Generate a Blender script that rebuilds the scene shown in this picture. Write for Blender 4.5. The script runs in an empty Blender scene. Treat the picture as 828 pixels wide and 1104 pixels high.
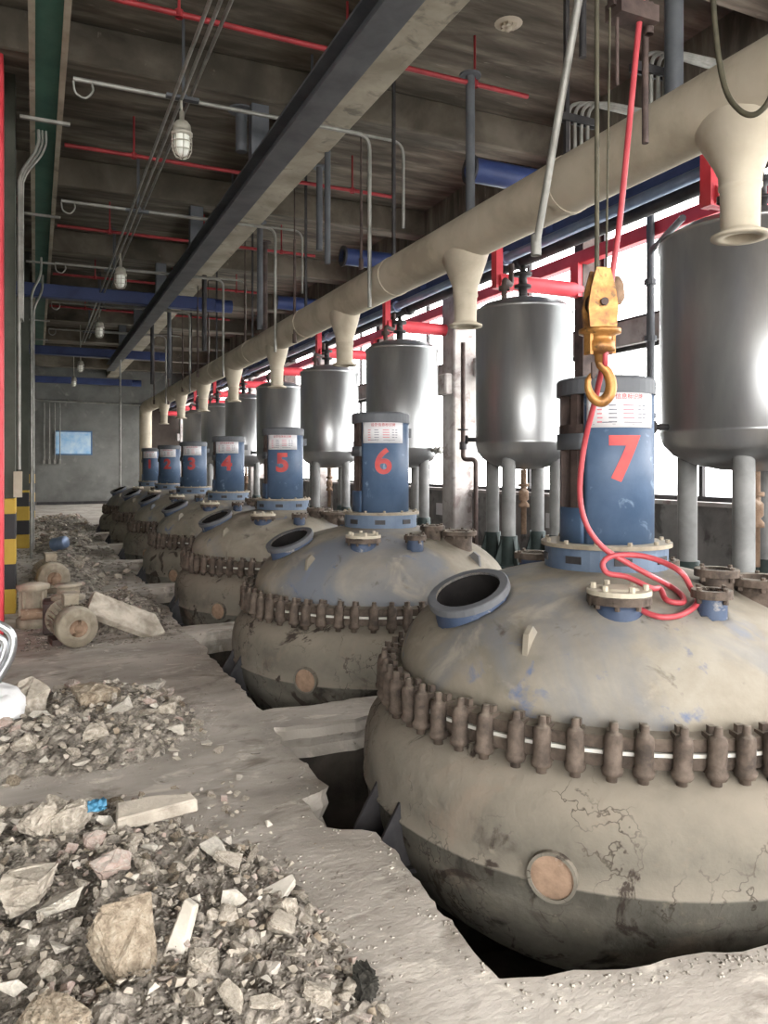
import bpy, bmesh, math, random
from mathutils import Vector, Matrix, noise

C = bpy.context.scene.collection
SC = bpy.context.scene
PI = math.pi
R = math.radians

# ------------------------------------------------------------------ camera, world, exposure
EYE = 1.54
YAW = math.atan(376 / 830)
cd = bpy.data.cameras.new('camera')
cam = bpy.data.objects.new('camera', cd)
C.objects.link(cam)
cam.location = (0, 0, EYE)
cam.rotation_euler = (R(90), 0, -YAW)
cd.sensor_fit = 'AUTO'
cd.sensor_width = 36
cd.lens = 830 / 1104 * 36
cd.shift_y = -50 / 1104
cd.clip_start = 0.05
SC.camera = cam

w = bpy.data.worlds.new('overcast_sky')
SC.world = w
w.use_nodes = True
nt = w.node_tree
nt.nodes.clear()
wo = nt.nodes.new('ShaderNodeOutputWorld')
wb = nt.nodes.new('ShaderNodeBackground')
tc = nt.nodes.new('ShaderNodeTexCoord')
sx = nt.nodes.new('ShaderNodeSeparateXYZ')
mr = nt.nodes.new('ShaderNodeMapRange')
cr = nt.nodes.new('ShaderNodeValToRGB')
nt.links.new(tc.outputs['Generated'], sx.inputs[0])
nt.links.new(sx.outputs['Z'], mr.inputs[0])
mr.inputs[1].default_value = -0.1
mr.inputs[2].default_value = 1.0
nt.links.new(mr.outputs[0], cr.inputs[0])
cr.color_ramp.elements[0].color = (1.0, 0.975, 0.945, 1)
cr.color_ramp.elements[1].color = (0.93, 0.96, 1.0, 1)
nt.links.new(cr.outputs[0], wb.inputs[0])
wb.inputs[1].default_value = 8.0
nt.links.new(wb.outputs[0], wo.inputs[0])

SC.view_settings.view_transform = 'Standard'
SC.view_settings.look = 'None'
SC.view_settings.gamma = 1
SC.view_settings.exposure = 0.60
SC.cycles.use_denoising = True
SC.cycles.max_bounces = 8
SC.cycles.diffuse_bounces = 5
SC.cycles.sample_clamp_indirect = 6

# overcast daylight: a weak broad sun through the open end of the hall behind the camera
sd = bpy.data.lights.new('daylight', 'SUN')
sd.energy = 0.3
sd.angle = R(25)
sd.color = (1.0, 0.96, 0.90)
so = bpy.data.objects.new('daylight', sd)
so.rotation_euler = Vector((-0.35, 1.0, -0.62)).to_track_quat('-Z', 'Y').to_euler()
C.objects.link(so)

# ------------------------------------------------------------------ helpers
def tag(o, label=None, cat=None, group=None, kind=None):
    if label: o['label'] = label
    if cat: o['category'] = cat
    if group: o['group'] = group
    if kind: o['kind'] = kind
    return o

def thing(name, loc, label, cat, group=None, rz=0):
    o = bpy.data.objects.new(name, None)
    o.empty_display_size = 0.1
    C.objects.link(o)
    o.location = loc
    o.rotation_euler = (0, 0, rz)
    return tag(o, label, cat, group)

def link(name, me, m=None, parent=None, loc=None, rot=None, smooth=None):
    o = bpy.data.objects.new(name, me)
    C.objects.link(o)
    if m is not None and not me.materials: me.materials.append(m)
    if parent is not None: o.parent = parent
    if loc is not None: o.location = loc
    if rot is not None: o.rotation_euler = rot
    return o

class MB:
    def __init__(s): s.v = []; s.f = []; s.sm = []
    def add(s, vs, fs, sm=False):
        b = len(s.v); s.v += [tuple(v) for v in vs]
        s.f += [tuple(i + b for i in f) for f in fs]; s.sm += [sm] * len(fs)
        return s
    def box(s, a, b, rz=0, c=None, taper=None):
        x0, y0, z0 = a; x1, y1, z1 = b
        vs = [(x0,y0,z0),(x1,y0,z0),(x1,y1,z0),(x0,y1,z0),(x0,y0,z1),(x1,y0,z1),(x1,y1,z1),(x0,y1,z1)]
        if rz:
            ca, sa = math.cos(rz), math.sin(rz); cx, cy = c if c else ((x0+x1)/2, (y0+y1)/2)
            vs = [(cx+(x-cx)*ca-(y-cy)*sa, cy+(x-cx)*sa+(y-cy)*ca, z) for x, y, z in vs]
        return s.add(vs, [(0,3,2,1),(4,5,6,7),(0,1,5,4),(1,2,6,5),(2,3,7,6),(3,0,4,7)])
    def bar(s, p, q, wd, ht, up=(0,0,1)):
        p = Vector(p); q = Vector(q); d = (q-p).normalized(); u = Vector(up)
        a = d.cross(u)
        if a.length < 1e-4: a = d.cross(Vector((0,1,0)))
        a.normalize(); b = a.cross(d).normalized(); a *= wd/2; b *= ht/2
        vs = [p-a-b,p+a-b,p+a+b,p-a+b,q-a-b,q+a-b,q+a+b,q-a+b]
        return s.add(vs, [(0,1,2,3),(7,6,5,4),(0,4,5,1),(1,5,6,2),(2,6,7,3),(3,7,4,0)])
    def lathe(s, prof, n=24, c=(0,0,0), M=None, a0=0, a1=2*PI, sm=True):
        full = abs((a1-a0)-2*PI) < 1e-6
        cols = n if full else n+1
        vs = []
        for i in range(cols):
            a = a0+(a1-a0)*i/n
            for r, z in prof:
                p = Vector((r*math.cos(a), r*math.sin(a), z))
                if M is not None: p = M @ p
                vs.append((p.x+c[0], p.y+c[1], p.z+c[2]))
        k = len(prof); fs = []
        for i in range(n):
            j = (i+1) % cols
            for t in range(k-1):
                A, B, D, E = i*k+t, j*k+t, j*k+t+1, i*k+t+1
                if prof[t][0] < 1e-6: fs.append((A, D, E))
                elif prof[t+1][0] < 1e-6: fs.append((A, B, E))
                else: fs.append((A, B, D, E))
        return s.add(vs, fs, sm)
    def tube(s, pts, r, n=8, cap=True, sm=True):
        pts = [Vector(p) for p in pts]; m = len(pts)
        rr = r if isinstance(r, (list, tuple)) else [r]*m
        t = (pts[1]-pts[0]).normalized()
        u = t.orthogonal().normalized(); vs = []
        for i in range(m):
            if i == 0: d = pts[1]-pts[0]
            elif i == m-1: d = pts[-1]-pts[-2]
            else: d = (pts[i+1]-pts[i]).normalized()+(pts[i]-pts[i-1]).normalized()
            if d.length < 1e-7: d = t
            d = d.normalized()
            u = (u-d*u.dot(d)); u = u.normalized() if u.length > 1e-6 else d.orthogonal().normalized()
            v = d.cross(u)
            for k in range(n):
                a = 2*PI*k/n
                vs.append(pts[i]+(u*math.cos(a)+v*math.sin(a))*rr[i])
        fs = [(i*n+k, i*n+(k+1)%n, (i+1)*n+(k+1)%n, (i+1)*n+k) for i in range(m-1) for k in range(n)]
        s.add(vs, fs, sm)
        if cap: s.add([vs[k] for k in range(n)], [tuple(range(n-1,-1,-1))]); s.add([vs[(m-1)*n+k] for k in range(n)], [tuple(range(n))])
        return s
    def mesh(s, name, m=None, bev=0):
        me = bpy.data.meshes.new(name)
        me.from_pydata(s.v, [], s.f); me.update()
        if any(s.sm): me.polygons.foreach_set('use_smooth', s.sm)
        bm = bmesh.new(); bm.from_mesh(me)
        if bev:
            bmesh.ops.bevel(bm, geom=list(bm.edges), offset=bev, segments=1, affect='EDGES', clamp_overlap=True)
        bmesh.ops.recalc_face_normals(bm, faces=bm.faces)
        bm.to_mesh(me); bm.free()
        if m: me.materials.append(m)
        return me
    def build(s, name, m, parent=None, bev=0, loc=None, rot=None):
        return link(name, s.mesh(name, m, bev), None, parent, loc, rot)

def fillet(pts, r, n=5):
    pts = [Vector(p) for p in pts]; out = [pts[0]]
    for i in range(1, len(pts)-1):
        a, b, c = pts[i-1], pts[i], pts[i+1]
        da = a-b; dc = c-b
        k = min(r, da.length*0.48, dc.length*0.48)
        p = b+da.normalized()*k; q = b+dc.normalized()*k
        for j in range(n+1):
            t = j/n
            out.append((1-t)**2*p+2*t*(1-t)*b+t*t*q)
    out.append(pts[-1])
    return out

def spline(pts, n=8):
    pts = [Vector(p) for p in pts]; P = [2*pts[0]-pts[1]]+pts+[2*pts[-1]-pts[-2]]; out = []
    for i in range(1, len(P)-2):
        a, b, c, d = P[i-1], P[i], P[i+1], P[i+2]
        for j in range(n):
            t = j/n
            out.append(0.5*((2*b)+(c-a)*t+(2*a-5*b+4*c-d)*t*t+(-a+3*b-3*c+d)*t**3))
    out.append(pts[-1]); return out

def copy_tree(o, parent=None):
    c = o.copy(); C.objects.link(c); c.parent = parent
    if parent is not None: c.matrix_parent_inverse = o.matrix_parent_inverse.copy()
    for ch in list(o.children): copy_tree(ch, c)
    return c

def az(a): return Vector((math.sin(R(a)), math.cos(R(a)), 0))

# ------------------------------------------------------------------ materials
def mat(name, cols, scale=4, detail=6, rough=0.85, metal=0.0, bump=0.15, bscale=30, stretch=(1,1,1), lo=0.35, hi=0.65,
        second=None, spec=0.4, rand=False, dust=None, bdist=0.01, scabs=False):
    """cols: colours along a noise ramp. second=(colour, scale, lo, hi) patches with an edge of their own.
       dust=(colour, lo, hi) settles on faces that look upward."""
    m = bpy.data.materials.new(name); m.use_nodes = True
    t = m.node_tree; N = t.nodes; L = t.links; N.clear()
    o = N.new('ShaderNodeOutputMaterial'); b = N.new('ShaderNodeBsdfPrincipled'); L.new(b.outputs[0], o.inputs[0])
    co = N.new('ShaderNodeTexCoord'); mp = N.new('ShaderNodeMapping'); L.new(co.outputs['Object'], mp.inputs[0])
    mp.inputs['Scale'].default_value = stretch
    if rand:
        oi = N.new('ShaderNodeObjectInfo'); mu = N.new('ShaderNodeMath'); mu.operation = 'MULTIPLY'; mu.inputs[1].default_value = 37
        L.new(oi.outputs['Random'], mu.inputs[0]); L.new(mu.outputs[0], mp.inputs['Location'])
    def nz(sc, dt=6, ds=0.0):
        n = N.new('ShaderNodeTexNoise'); n.inputs['Scale'].default_value = sc; n.inputs['Detail'].default_value = dt
        n.inputs['Roughness'].default_value = 0.6; n.inputs['Distortion'].default_value = ds
        L.new(mp.outputs[0], n.inputs['Vector']); return n
    n1 = nz(scale, detail, 0.3); r = N.new('ShaderNodeValToRGB'); L.new(n1.outputs['Fac'], r.inputs[0])
    e = r.color_ramp.elements
    e[0].position = lo; e[1].position = hi
    e[0].color = (*cols[0], 1); e[1].color = (*cols[-1], 1)
    for i, c in enumerate(cols[1:-1]):
        x = e.new(lo+(hi-lo)*(i+1)/(len(cols)-1)); x.color = (*c, 1)
    out = r.outputs[0]
    def mixin(fac, colr, cur):
        mx = N.new('ShaderNodeMix'); mx.data_type = 'RGBA'
        L.new(fac, mx.inputs[0]); L.new(cur, mx.inputs[6]); mx.inputs[7].default_value = (*colr, 1)
        return mx.outputs[2]
    secs = second if isinstance(second, list) else ([second] if second else [])
    for c2, s2, l2, h2 in secs:
        n2 = nz(s2, 7, 0.6); q = N.new('ShaderNodeMapRange'); q.inputs[1].default_value = l2; q.inputs[2].default_value = h2
        L.new(n2.outputs['Fac'], q.inputs[0]); out = mixin(q.outputs[0], c2, out)
    if dust:
        g = N.new('ShaderNodeNewGeometry'); sp = N.new('ShaderNodeSeparateXYZ'); L.new(g.outputs['Normal'], sp.inputs[0])
        n3 = nz(scale*2, 5); ad = N.new('ShaderNodeMath'); ad.operation = 'MULTIPLY_ADD'; amp = 1.7 if scabs else 0.8; ad.inputs[1].default_value = amp
        L.new(n3.outputs['Fac'], ad.inputs[0]); L.new(sp.outputs['Z'], ad.inputs[2])
        q = N.new('ShaderNodeMapRange'); q.inputs[1].default_value = dust[1]+amp/2; q.inputs[2].default_value = dust[2]+amp/2
        L.new(ad.outputs[0], q.inputs[0]); out = mixin(q.outputs[0], dust[0], out)
    if scabs:      # flaked patches and cracks in the scale
        n4 = nz(3.2, 9, 1.2); q = N.new('ShaderNodeMapRange'); q.inputs[1].default_value = 0.585; q.inputs[2].default_value = 0.63
        L.new(n4.outputs['Fac'], q.inputs[0]); out = mixin(q.outputs[0], (0.05, 0.038, 0.03), out)
        n6 = nz(2.1, 8, 0.8); q = N.new('ShaderNodeMapRange'); q.inputs[1].default_value = 0.56; q.inputs[2].default_value = 0.70
        L.new(n6.outputs['Color'], q.inputs[0]); out = mixin(q.outputs[0], (0.24, 0.185, 0.14), out)
        vo = N.new('ShaderNodeTexVoronoi'); vo.feature = 'DISTANCE_TO_EDGE'; vo.inputs['Scale'].default_value = 7
        nw = nz(5, 4); am = N.new('ShaderNodeMix'); am.data_type = 'RGBA'; am.inputs[0].default_value = 0.25
        L.new(mp.outputs[0], am.inputs[6]); L.new(nw.outputs['Color'], am.inputs[7]); L.new(am.outputs[2], vo.inputs['Vector'])
        q1 = N.new('ShaderNodeMapRange'); q1.inputs[1].default_value = 0.025; q1.inputs[2].default_value = 0.0; L.new(vo.outputs['Distance'], q1.inputs[0])
        n5 = nz(1.6, 4); q2 = N.new('ShaderNodeMapRange'); q2.inputs[1].default_value = 0.48; q2.inputs[2].default_value = 0.58; L.new(n5.outputs['Fac'], q2.inputs[0])
        mu2 = N.new('ShaderNodeMath'); mu2.operation = 'MULTIPLY'; L.new(q1.outputs[0], mu2.inputs[0]); L.new(q2.outputs[0], mu2.inputs[1])
        out = mixin(mu2.outputs[0], (0.05, 0.04, 0.03), out)
    L.new(out, b.inputs['Base Color'])
    b.inputs['Roughness'].default_value = rough; b.inputs['Metallic'].default_value = metal
    b.inputs['Specular IOR Level'].default_value = spec
    if bump:
        nb = nz(bscale, 8); bp = N.new('ShaderNodeBump'); bp.inputs['Strength'].default_value = bump; bp.inputs['Distance'].default_value = bdist
        L.new(nb.outputs['Fac'], bp.inputs['Height']); L.new(bp.outputs[0], b.inputs['Normal'])
    return m

M = {}
TAN = (0.44, 0.39, 0.315)
M['floor'] = mat('dusty_concrete_floor', [(0.27,0.24,0.205),(0.43,0.385,0.33),(0.58,0.53,0.465)], 1.3, 10, 0.92, bump=0.45, bscale=24, bdist=0.015, stretch=(0.9,1.4,1),
                 second=[((0.20,0.17,0.135), 2.6, 0.54, 0.70), ((0.68,0.62,0.53), 5, 0.58, 0.72), ((0.16,0.135,0.105), 14, 0.64, 0.70)], lo=0.3, hi=0.7)
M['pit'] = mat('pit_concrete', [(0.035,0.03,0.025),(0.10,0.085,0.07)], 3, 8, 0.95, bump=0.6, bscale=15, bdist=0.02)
M['ceil'] = mat('board_marked_concrete', [(0.07,0.06,0.045),(0.13,0.11,0.085),(0.22,0.19,0.15)], 0.9, 10, 0.95, bump=0.3, bscale=8, stretch=(1,5,1),
                second=[((0.05,0.042,0.032), 0.6, 0.50, 0.70), ((0.34,0.30,0.245), 3.0, 0.66, 0.78)])
M['beamc'] = mat('ribbed_concrete_beam', [(0.26,0.225,0.17),(0.42,0.37,0.29)], 2, 9, 0.95, bump=0.3, bscale=12, second=((0.18,0.16,0.13), 4, 0.58, 0.7))
M['wall'] = mat('grey_plaster_wall', [(0.12,0.12,0.11),(0.19,0.19,0.175)], 1.2, 8, 0.9, bump=0.2, bscale=10, second=((0.26,0.25,0.23), 2.2, 0.6, 0.75))
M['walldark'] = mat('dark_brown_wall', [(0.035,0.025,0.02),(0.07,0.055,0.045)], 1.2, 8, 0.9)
M['sill'] = mat('sill_wall_plaster', [(0.13,0.125,0.12),(0.24,0.23,0.22)], 2.5, 9, 0.9, bump=0.3, bscale=16, second=((0.09,0.085,0.08), 4, 0.55, 0.65))
M['colc'] = mat('column_plaster', [(0.30,0.27,0.25),(0.46,0.43,0.41)], 4, 9, 0.9, second=((0.22,0.18,0.17), 5, 0.55, 0.66))
M['colg'] = mat('green_grey_column_paint', [(0.065,0.07,0.055),(0.10,0.105,0.085)], 2, 7, 0.8)
M['dome'] = mat('dusty_vessel_paint', [(0.17,0.15,0.115),(0.24,0.21,0.165),(0.30,0.27,0.22)], 2.2, 9, 0.8, bump=0.35, bscale=14, rand=True, spec=0.25,
                second=[((0.155,0.165,0.185), 1.1, 0.50, 0.68), ((0.10,0.13,0.22), 5.0, 0.62, 0.72), ((0.15,0.18,0.25), 2.3, 0.62, 0.75), ((0.10,0.085,0.07), 6, 0.62, 0.72), ((0.33,0.295,0.24), 3.5, 0.60, 0.75)])
M['body'] = mat('scaled_vessel_jacket', [(0.085,0.078,0.062),(0.13,0.12,0.098),(0.18,0.168,0.14)], 2.0, 10, 0.85, bump=0.6, bscale=9, rand=True, spec=0.2, bdist=0.02,
                second=[((0.04,0.034,0.028), 3.5, 0.56, 0.66), ((0.22,0.19,0.15), 8, 0.62, 0.72)], dust=((0.225,0.196,0.155), -0.40, 0.75), scabs=True)
M['bluen'] = mat('worn_blue_nozzle_paint', [(0.03,0.048,0.09),(0.055,0.078,0.13)], 6, 8, 0.6, bump=0.2, rand=True, second=((0.38,0.34,0.28), 9, 0.58, 0.68), dust=((0.42,0.37,0.30), 0.6, 0.9))
M['blue'] = mat('blue_motor_paint', [(0.045,0.078,0.135),(0.07,0.11,0.18)], 4, 7, 0.5, bump=0.1, rand=True, second=((0.20,0.27,0.36), 9, 0.62, 0.72))
M['bluel'] = mat('pale_blue_base_paint', [(0.08,0.115,0.175),(0.12,0.16,0.22)], 5, 7, 0.55, bump=0.15, rand=True, dust=((0.45,0.40,0.33), 0.7, 0.95))
M['rust'] = mat('rusty_clamp_iron', [(0.05,0.038,0.03),(0.10,0.075,0.058),(0.15,0.115,0.09)], 14, 7, 0.8, metal=0.2, bump=0.4, bscale=40, rand=True, dust=((0.22,0.19,0.15), 0.6, 1.0))
M['rustp'] = mat('rust_orange_cover', [(0.13,0.08,0.05),(0.30,0.20,0.135)], 9, 8, 0.85, bump=0.4, second=((0.36,0.28,0.22), 12, 0.6, 0.7))
M['white'] = mat('white_gasket', [(0.55,0.53,0.47),(0.68,0.66,0.60)], 4, 3, 0.6, bump=0)
M['dark'] = mat('dark_iron', [(0.025,0.024,0.026),(0.06,0.055,0.055)], 6, 6, 0.6, metal=0.3, bump=0.2)
M['mouth_shade'] = mat('black_mouth_shade', [(0.008,0.007,0.007),(0.018,0.016,0.015)], 6, 4, 0.85, bump=0, spec=0.1)  # near-black colour stands for the shade inside the open manhole and nozzles
M['brown'] = mat('dark_brown_iron', [(0.045,0.03,0.027),(0.10,0.07,0.06)], 8, 7, 0.7, metal=0.2, bump=0.2)
M['grey'] = mat('grey_painted_steel', [(0.065,0.07,0.078),(0.105,0.11,0.12)], 3, 6, 0.6, bump=0.08)
M['greyl'] = mat('light_grey_flange_paint', [(0.085,0.088,0.095),(0.13,0.133,0.14)], 3, 6, 0.6, bump=0.08)
M['galv'] = mat('galvanised_conduit', [(0.20,0.195,0.175),(0.34,0.33,0.30)], 5, 5, 0.5, metal=0.35, bump=0.05)
M['tank'] = mat('matt_stainless_tank', [(0.29,0.295,0.30),(0.42,0.42,0.42)], 2.5, 7, 0.33, metal=0.85, bump=0.05, bscale=6, stretch=(1,1,0.25), rand=True, spec=0.5)
M['leg'] = mat('grey_green_leg_paint', [(0.14,0.14,0.137),(0.235,0.235,0.228)], 4, 6, 0.55, bump=0.1)
M['stand'] = mat('black_green_gusset_steel', [(0.02,0.03,0.028),(0.045,0.06,0.055)], 5, 5, 0.6, metal=0.2)
M['duct'] = mat('cream_fibreglass_duct', [(0.36,0.31,0.235),(0.48,0.42,0.325),(0.55,0.49,0.39)], 1.6, 9, 0.75, bump=0.15, bscale=10, second=((0.50,0.43,0.32), 3, 0.60, 0.72))
M['navy'] = mat('navy_girder_paint', [(0.025,0.04,0.12),(0.05,0.075,0.19)], 3, 6, 0.5, bump=0.1)
M['royal'] = mat('royal_blue_pipe_paint', [(0.018,0.03,0.10),(0.03,0.05,0.15)], 2, 5, 0.5, bump=0.1)
M['sblue'] = mat('steel_blue_pipe', [(0.16,0.22,0.34),(0.26,0.33,0.46)], 3, 5, 0.35, metal=0.4, bump=0.05)
M['red'] = mat('red_steel_paint', [(0.55,0.035,0.05),(0.68,0.07,0.09)], 3, 6, 0.5, bump=0.1)
M['redd'] = mat('red_fire_pipe_paint', [(0.22,0.02,0.025),(0.36,0.035,0.04)], 4, 6, 0.5, bump=0.1)
M['hose'] = mat('red_rubber_hose', [(0.34,0.04,0.05),(0.46,0.08,0.09)], 6, 4, 0.4, bump=0)
M['gold'] = mat('yellow_hook_block_paint', [(0.13,0.06,0.025),(0.34,0.155,0.04),(0.45,0.24,0.075)], 12, 6, 0.4, metal=0.4, bump=0.1, second=((0.12,0.07,0.03), 16, 0.58, 0.66))
M['green'] = mat('green_beam_paint', [(0.03,0.10,0.075),(0.055,0.15,0.11)], 2, 6, 0.6, bump=0.1)
M['cable'] = mat('dark_cable', [(0.05,0.045,0.03),(0.09,0.08,0.05)], 8, 3, 0.7, bump=0)
M['paper'] = mat('white_sign', [(0.56,0.55,0.56),(0.62,0.61,0.62)], 3, 3, 0.5, bump=0)
M['redink'] = mat('red_lettering', [(0.34,0.025,0.03),(0.48,0.05,0.04)], 9, 4, 0.5, bump=0)
M['pinkink'] = mat('faded_red_print', [(0.50,0.10,0.13),(0.55,0.16,0.18)], 9, 4, 0.5, bump=0)
M['greyink'] = mat('faded_grey_print', [(0.10,0.10,0.13),(0.18,0.18,0.20)], 9, 4, 0.5, bump=0)
M['lamp'] = mat('milky_lamp_glass', [(0.75,0.75,0.68),(0.85,0.85,0.78)], 3, 3, 0.25, bump=0)
M['lampm'] = mat('cast_lamp_housing', [(0.36,0.34,0.28),(0.50,0.47,0.40)], 5, 4, 0.5, metal=0.3, bump=0.1)
M['board'] = mat('sky_blue_notice_board', [(0.25,0.50,0.78),(0.60,0.75,0.88)], 2.5, 4, 0.5, bump=0, stretch=(1,1,1))
M['boardf'] = mat('board_frame_blue', [(0.05,0.12,0.25),(0.08,0.16,0.30)], 3, 3, 0.5, bump=0)
M['rockA'] = mat('broken_concrete', [(0.25,0.215,0.17),(0.40,0.35,0.285),(0.54,0.48,0.40)], 7, 9, 0.95, bump=0.7, bscale=28, bdist=0.01, rand=True, dust=((0.54,0.475,0.385), 0.7, 1.15))
M['rockB'] = mat('broken_brown_concrete', [(0.22,0.17,0.12),(0.36,0.29,0.21),(0.46,0.39,0.30)], 9, 9, 0.95, bump=1.0, bscale=22, bdist=0.02, rand=True)
M['rockC'] = mat('pinkish_brick_chunk', [(0.33,0.24,0.20),(0.45,0.36,0.31)], 8, 8, 0.95, bump=0.5, rand=True, dust=((0.50,0.45,0.39), 0.7, 1.1))
M['rockD'] = mat('dark_clod', [(0.02,0.018,0.014),(0.06,0.055,0.045)], 12, 7, 0.95, bump=0.8)
M['rockE'] = mat('pale_plaster_shard', [(0.44,0.40,0.335),(0.62,0.57,0.49)], 8, 7, 0.9, bump=0.4, rand=True)
M['dirt'] = mat('rubble_dirt', [(0.12,0.105,0.085),(0.27,0.235,0.195),(0.46,0.41,0.345)], 18, 10, 0.95, bump=1.0, bscale=40, bdist=0.02)
M['sack'] = mat('white_woven_sack', [(0.72,0.71,0.70),(0.84,0.83,0.82)], 6, 5, 0.7, bump=0.3)
M['scrap'] = mat('bright_blue_plastic', [(0.04,0.16,0.27),(0.07,0.24,0.36)], 9, 4, 0.5, bump=0.1)
M['motor'] = mat('dusty_cast_motor', [(0.20,0.165,0.12),(0.33,0.285,0.215)], 8, 7, 0.85, bump=0.3, dust=((0.38,0.34,0.27), 0.5, 0.9))
M['chrome'] = mat('scratched_aluminium', [(0.45,0.46,0.47),(0.65,0.66,0.67)], 8, 5, 0.3, metal=0.9, bump=0.1)
M['outside'] = mat('outside_yard', [(0.45,0.46,0.44),(0.55,0.56,0.54)], 0.5, 5, 0.9, bump=0)
M['cream'] = mat('beige_box_paint', [(0.36,0.32,0.24),(0.46,0.41,0.32)], 5, 5, 0.7, bump=0.1)

def hazard():
    m = bpy.data.materials.new('column_with_hazard_bands'); m.use_nodes = True
    t = m.node_tree; N = t.nodes; L = t.links; b = N['Principled BSDF']
    co = N.new('ShaderNodeTexCoord'); s = N.new('ShaderNodeSeparateXYZ'); L.new(co.outputs['Object'], s.inputs[0])
    md = N.new('ShaderNodeMath'); md.operation = 'MODULO'; md.inputs[1].default_value = 0.52; L.new(s.outputs['Z'], md.inputs[0])
    gt = N.new('ShaderNodeMath'); gt.operation = 'GREATER_THAN'; gt.inputs[1].default_value = 0.26; L.new(md.outputs[0], gt.inputs[0])
    n = N.new('ShaderNodeTexNoise'); n.inputs['Scale'].default_value = 6; n.inputs['Detail'].default_value = 6; L.new(co.outputs['Object'], n.inputs['Vector'])
    y = N.new('ShaderNodeValToRGB'); L.new(n.outputs['Fac'], y.inputs[0])
    y.color_ramp.elements[0].color = (0.42,0.26,0.02,1); y.color_ramp.elements[1].color = (0.60,0.40,0.05,1)
    mx = N.new('ShaderNodeMix'); mx.data_type = 'RGBA'; L.new(gt.outputs[0], mx.inputs[0]); L.new(y.outputs[0], mx.inputs[6]); mx.inputs[7].default_value = (0.02,0.018,0.02,1)
    L.new(mx.outputs[2], b.inputs['Base Color']); b.inputs['Roughness'].default_value = 0.6
    return m
M['hazard'] = hazard()

# ------------------------------------------------------------------ setting
NR = 7
RX, RY0, ST = 2.67, 3.135, 2.827
PX0, PX1 = 1.29, 4.02
def fbm(x, y, z, o=4): return noise.fractal(Vector((x, y, z)), 0.9, 2.1, o)

# floor: a grid whose lines run along the pit edges, warped so that the edges come out broken
pits = [(RY0+i*ST-1.24, RY0+i*ST+1.24) for i in range(NR)]
xs = set(); ys = set()
def rng(a, b, st):
    k = max(1, round((b-a)/st)); return [a+(b-a)*i/k for i in range(k+1)]
xs = sorted(set([round(v, 4) for v in rng(-7, -1.2, 1.0)+rng(-1.2, PX0, 0.05)+rng(PX0, PX1, 0.07)+rng(PX1, 5.9, 0.3)]))
yl = rng(-7, 1.2, 0.8)+rng(1.2, pits[0][0], 0.05)
for i, (a, b) in enumerate(pits):
    st = 0.045 if i < 2 else (0.07 if i < 4 else 0.12)
    yl += rng(a, b, st)
    if i+1 < NR: yl += rng(b, pits[i+1][0], 0.06 if i < 3 else 0.1)
yl += rng(pits[-1][1], 33.2, 0.5)
ys = sorted(set([round(v, 4) for v in yl]))
def smooth(a, b, x):
    t = max(0, min(1, (x-a)/(b-a))); return t*t*(3-2*t)
def warp(x, y):
    if x < -1.2 or y < 1.0: return x, y
    k = min(1, (x+1.2)/0.6)
    dx = 0.05*k*fbm(x*1.6, y*1.6, 3.1)+0.022*k*fbm(x*7, y*7, 9.2)
    dy = 0.04*k*fbm(x*1.6, y*1.6, 7.7)+0.02*k*fbm(x*7, y*7, 1.2)
    # the near edge of the first pit runs a little towards the camera
    e = math.exp(-((y-pits[0][0])/0.5)**2)
    dy += e*(0.06-0.21*max(0, min(1.6, x-PX0))/0.9)*k
    # notch where the support lug of the first vessel sits
    e = math.exp(-((x-PX0)/0.35)**2)
    dx += -0.17*e*(smooth(2.98, 3.12, y)-smooth(3.42, 3.5, y))
    dx += -0.03*e*smooth(3.5, 3.7, y)*(1-smooth(4.2, 4.5, y))
    return x+dx, y+dy
def ground(x, y):
    z = 0.012*fbm(x*0.9, y*0.9, 0.0)+0.006*fbm(x*4, y*4, 5.0)
    return z
fv = []; idx = {}
for i, x in enumerate(xs):
    for j, y in enumerate(ys):
        wx, wy = warp(x, y); z = ground(wx, wy)
        inx = PX0-1e-3 <= x <= PX1+1e-3
        idx[i, j] = len(fv); fv.append((wx, wy, z))
cell = {}
ff = []
for i in range(len(xs)-1):
    for j in range(len(ys)-1):
        cx, cy = (xs[i]+xs[i+1])/2, (ys[j]+ys[j+1])/2
        hole = PX0 < cx < PX1 and any(a < cy < b for a, b in pits)
        cell[i, j] = hole
        if not hole: ff.append((idx[i, j], idx[i+1, j], idx[i+1, j+1], idx[i, j+1]))
mb = MB(); mb.add(fv, ff, True)
fl = mb.build('floor', M['floor']); tag(fl, kind='structure')
# broken vertical edges of the slab (0.2 m thick) and the pit walls below it
edge = MB(); pw = MB()
def side(p, q, nx, ny):
    a = fv[p]; b = fv[q]
    rows = [(0, 0), (0.015, -0.03), (0.0, -0.08), (0.03, -0.14), (0.01, -0.2)]
    def pt(v, r):
        o = rows[r]; k = 1+0.8*fbm(v[0]*9, v[1]*9, v[2]+o[1]*20)
        return (v[0]-nx*o[0]*k, v[1]-ny*o[0]*k, v[2]+o[1])
    for r in range(4):
        edge.add([pt(a, r), pt(b, r), pt(b, r+1), pt(a, r+1)], [(0,1,2,3)], True)
    pa, pb = pt(a, 4), pt(b, 4)
    pw.add([(pa[0],pa[1],pa[2]), (pb[0],pb[1],pb[2]), (pb[0],pb[1],-1.7), (pa[0],pa[1],-1.7)], [(0,1,2,3)])
for (i, j), h in cell.items():
    if not h: continue
    if not cell.get((i-1, j), False): side(idx[i, j], idx[i, j+1], 1, 0)
    if not cell.get((i+1, j), False): side(idx[i+1, j], idx[i+1, j+1], -1, 0)
    if not cell.get((i, j-1), False): side(idx[i, j], idx[i+1, j], 0, 1)
    if not cell.get((i, j+1), False): side(idx[i, j+1], idx[i+1, j+1], 0, -1)
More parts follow.
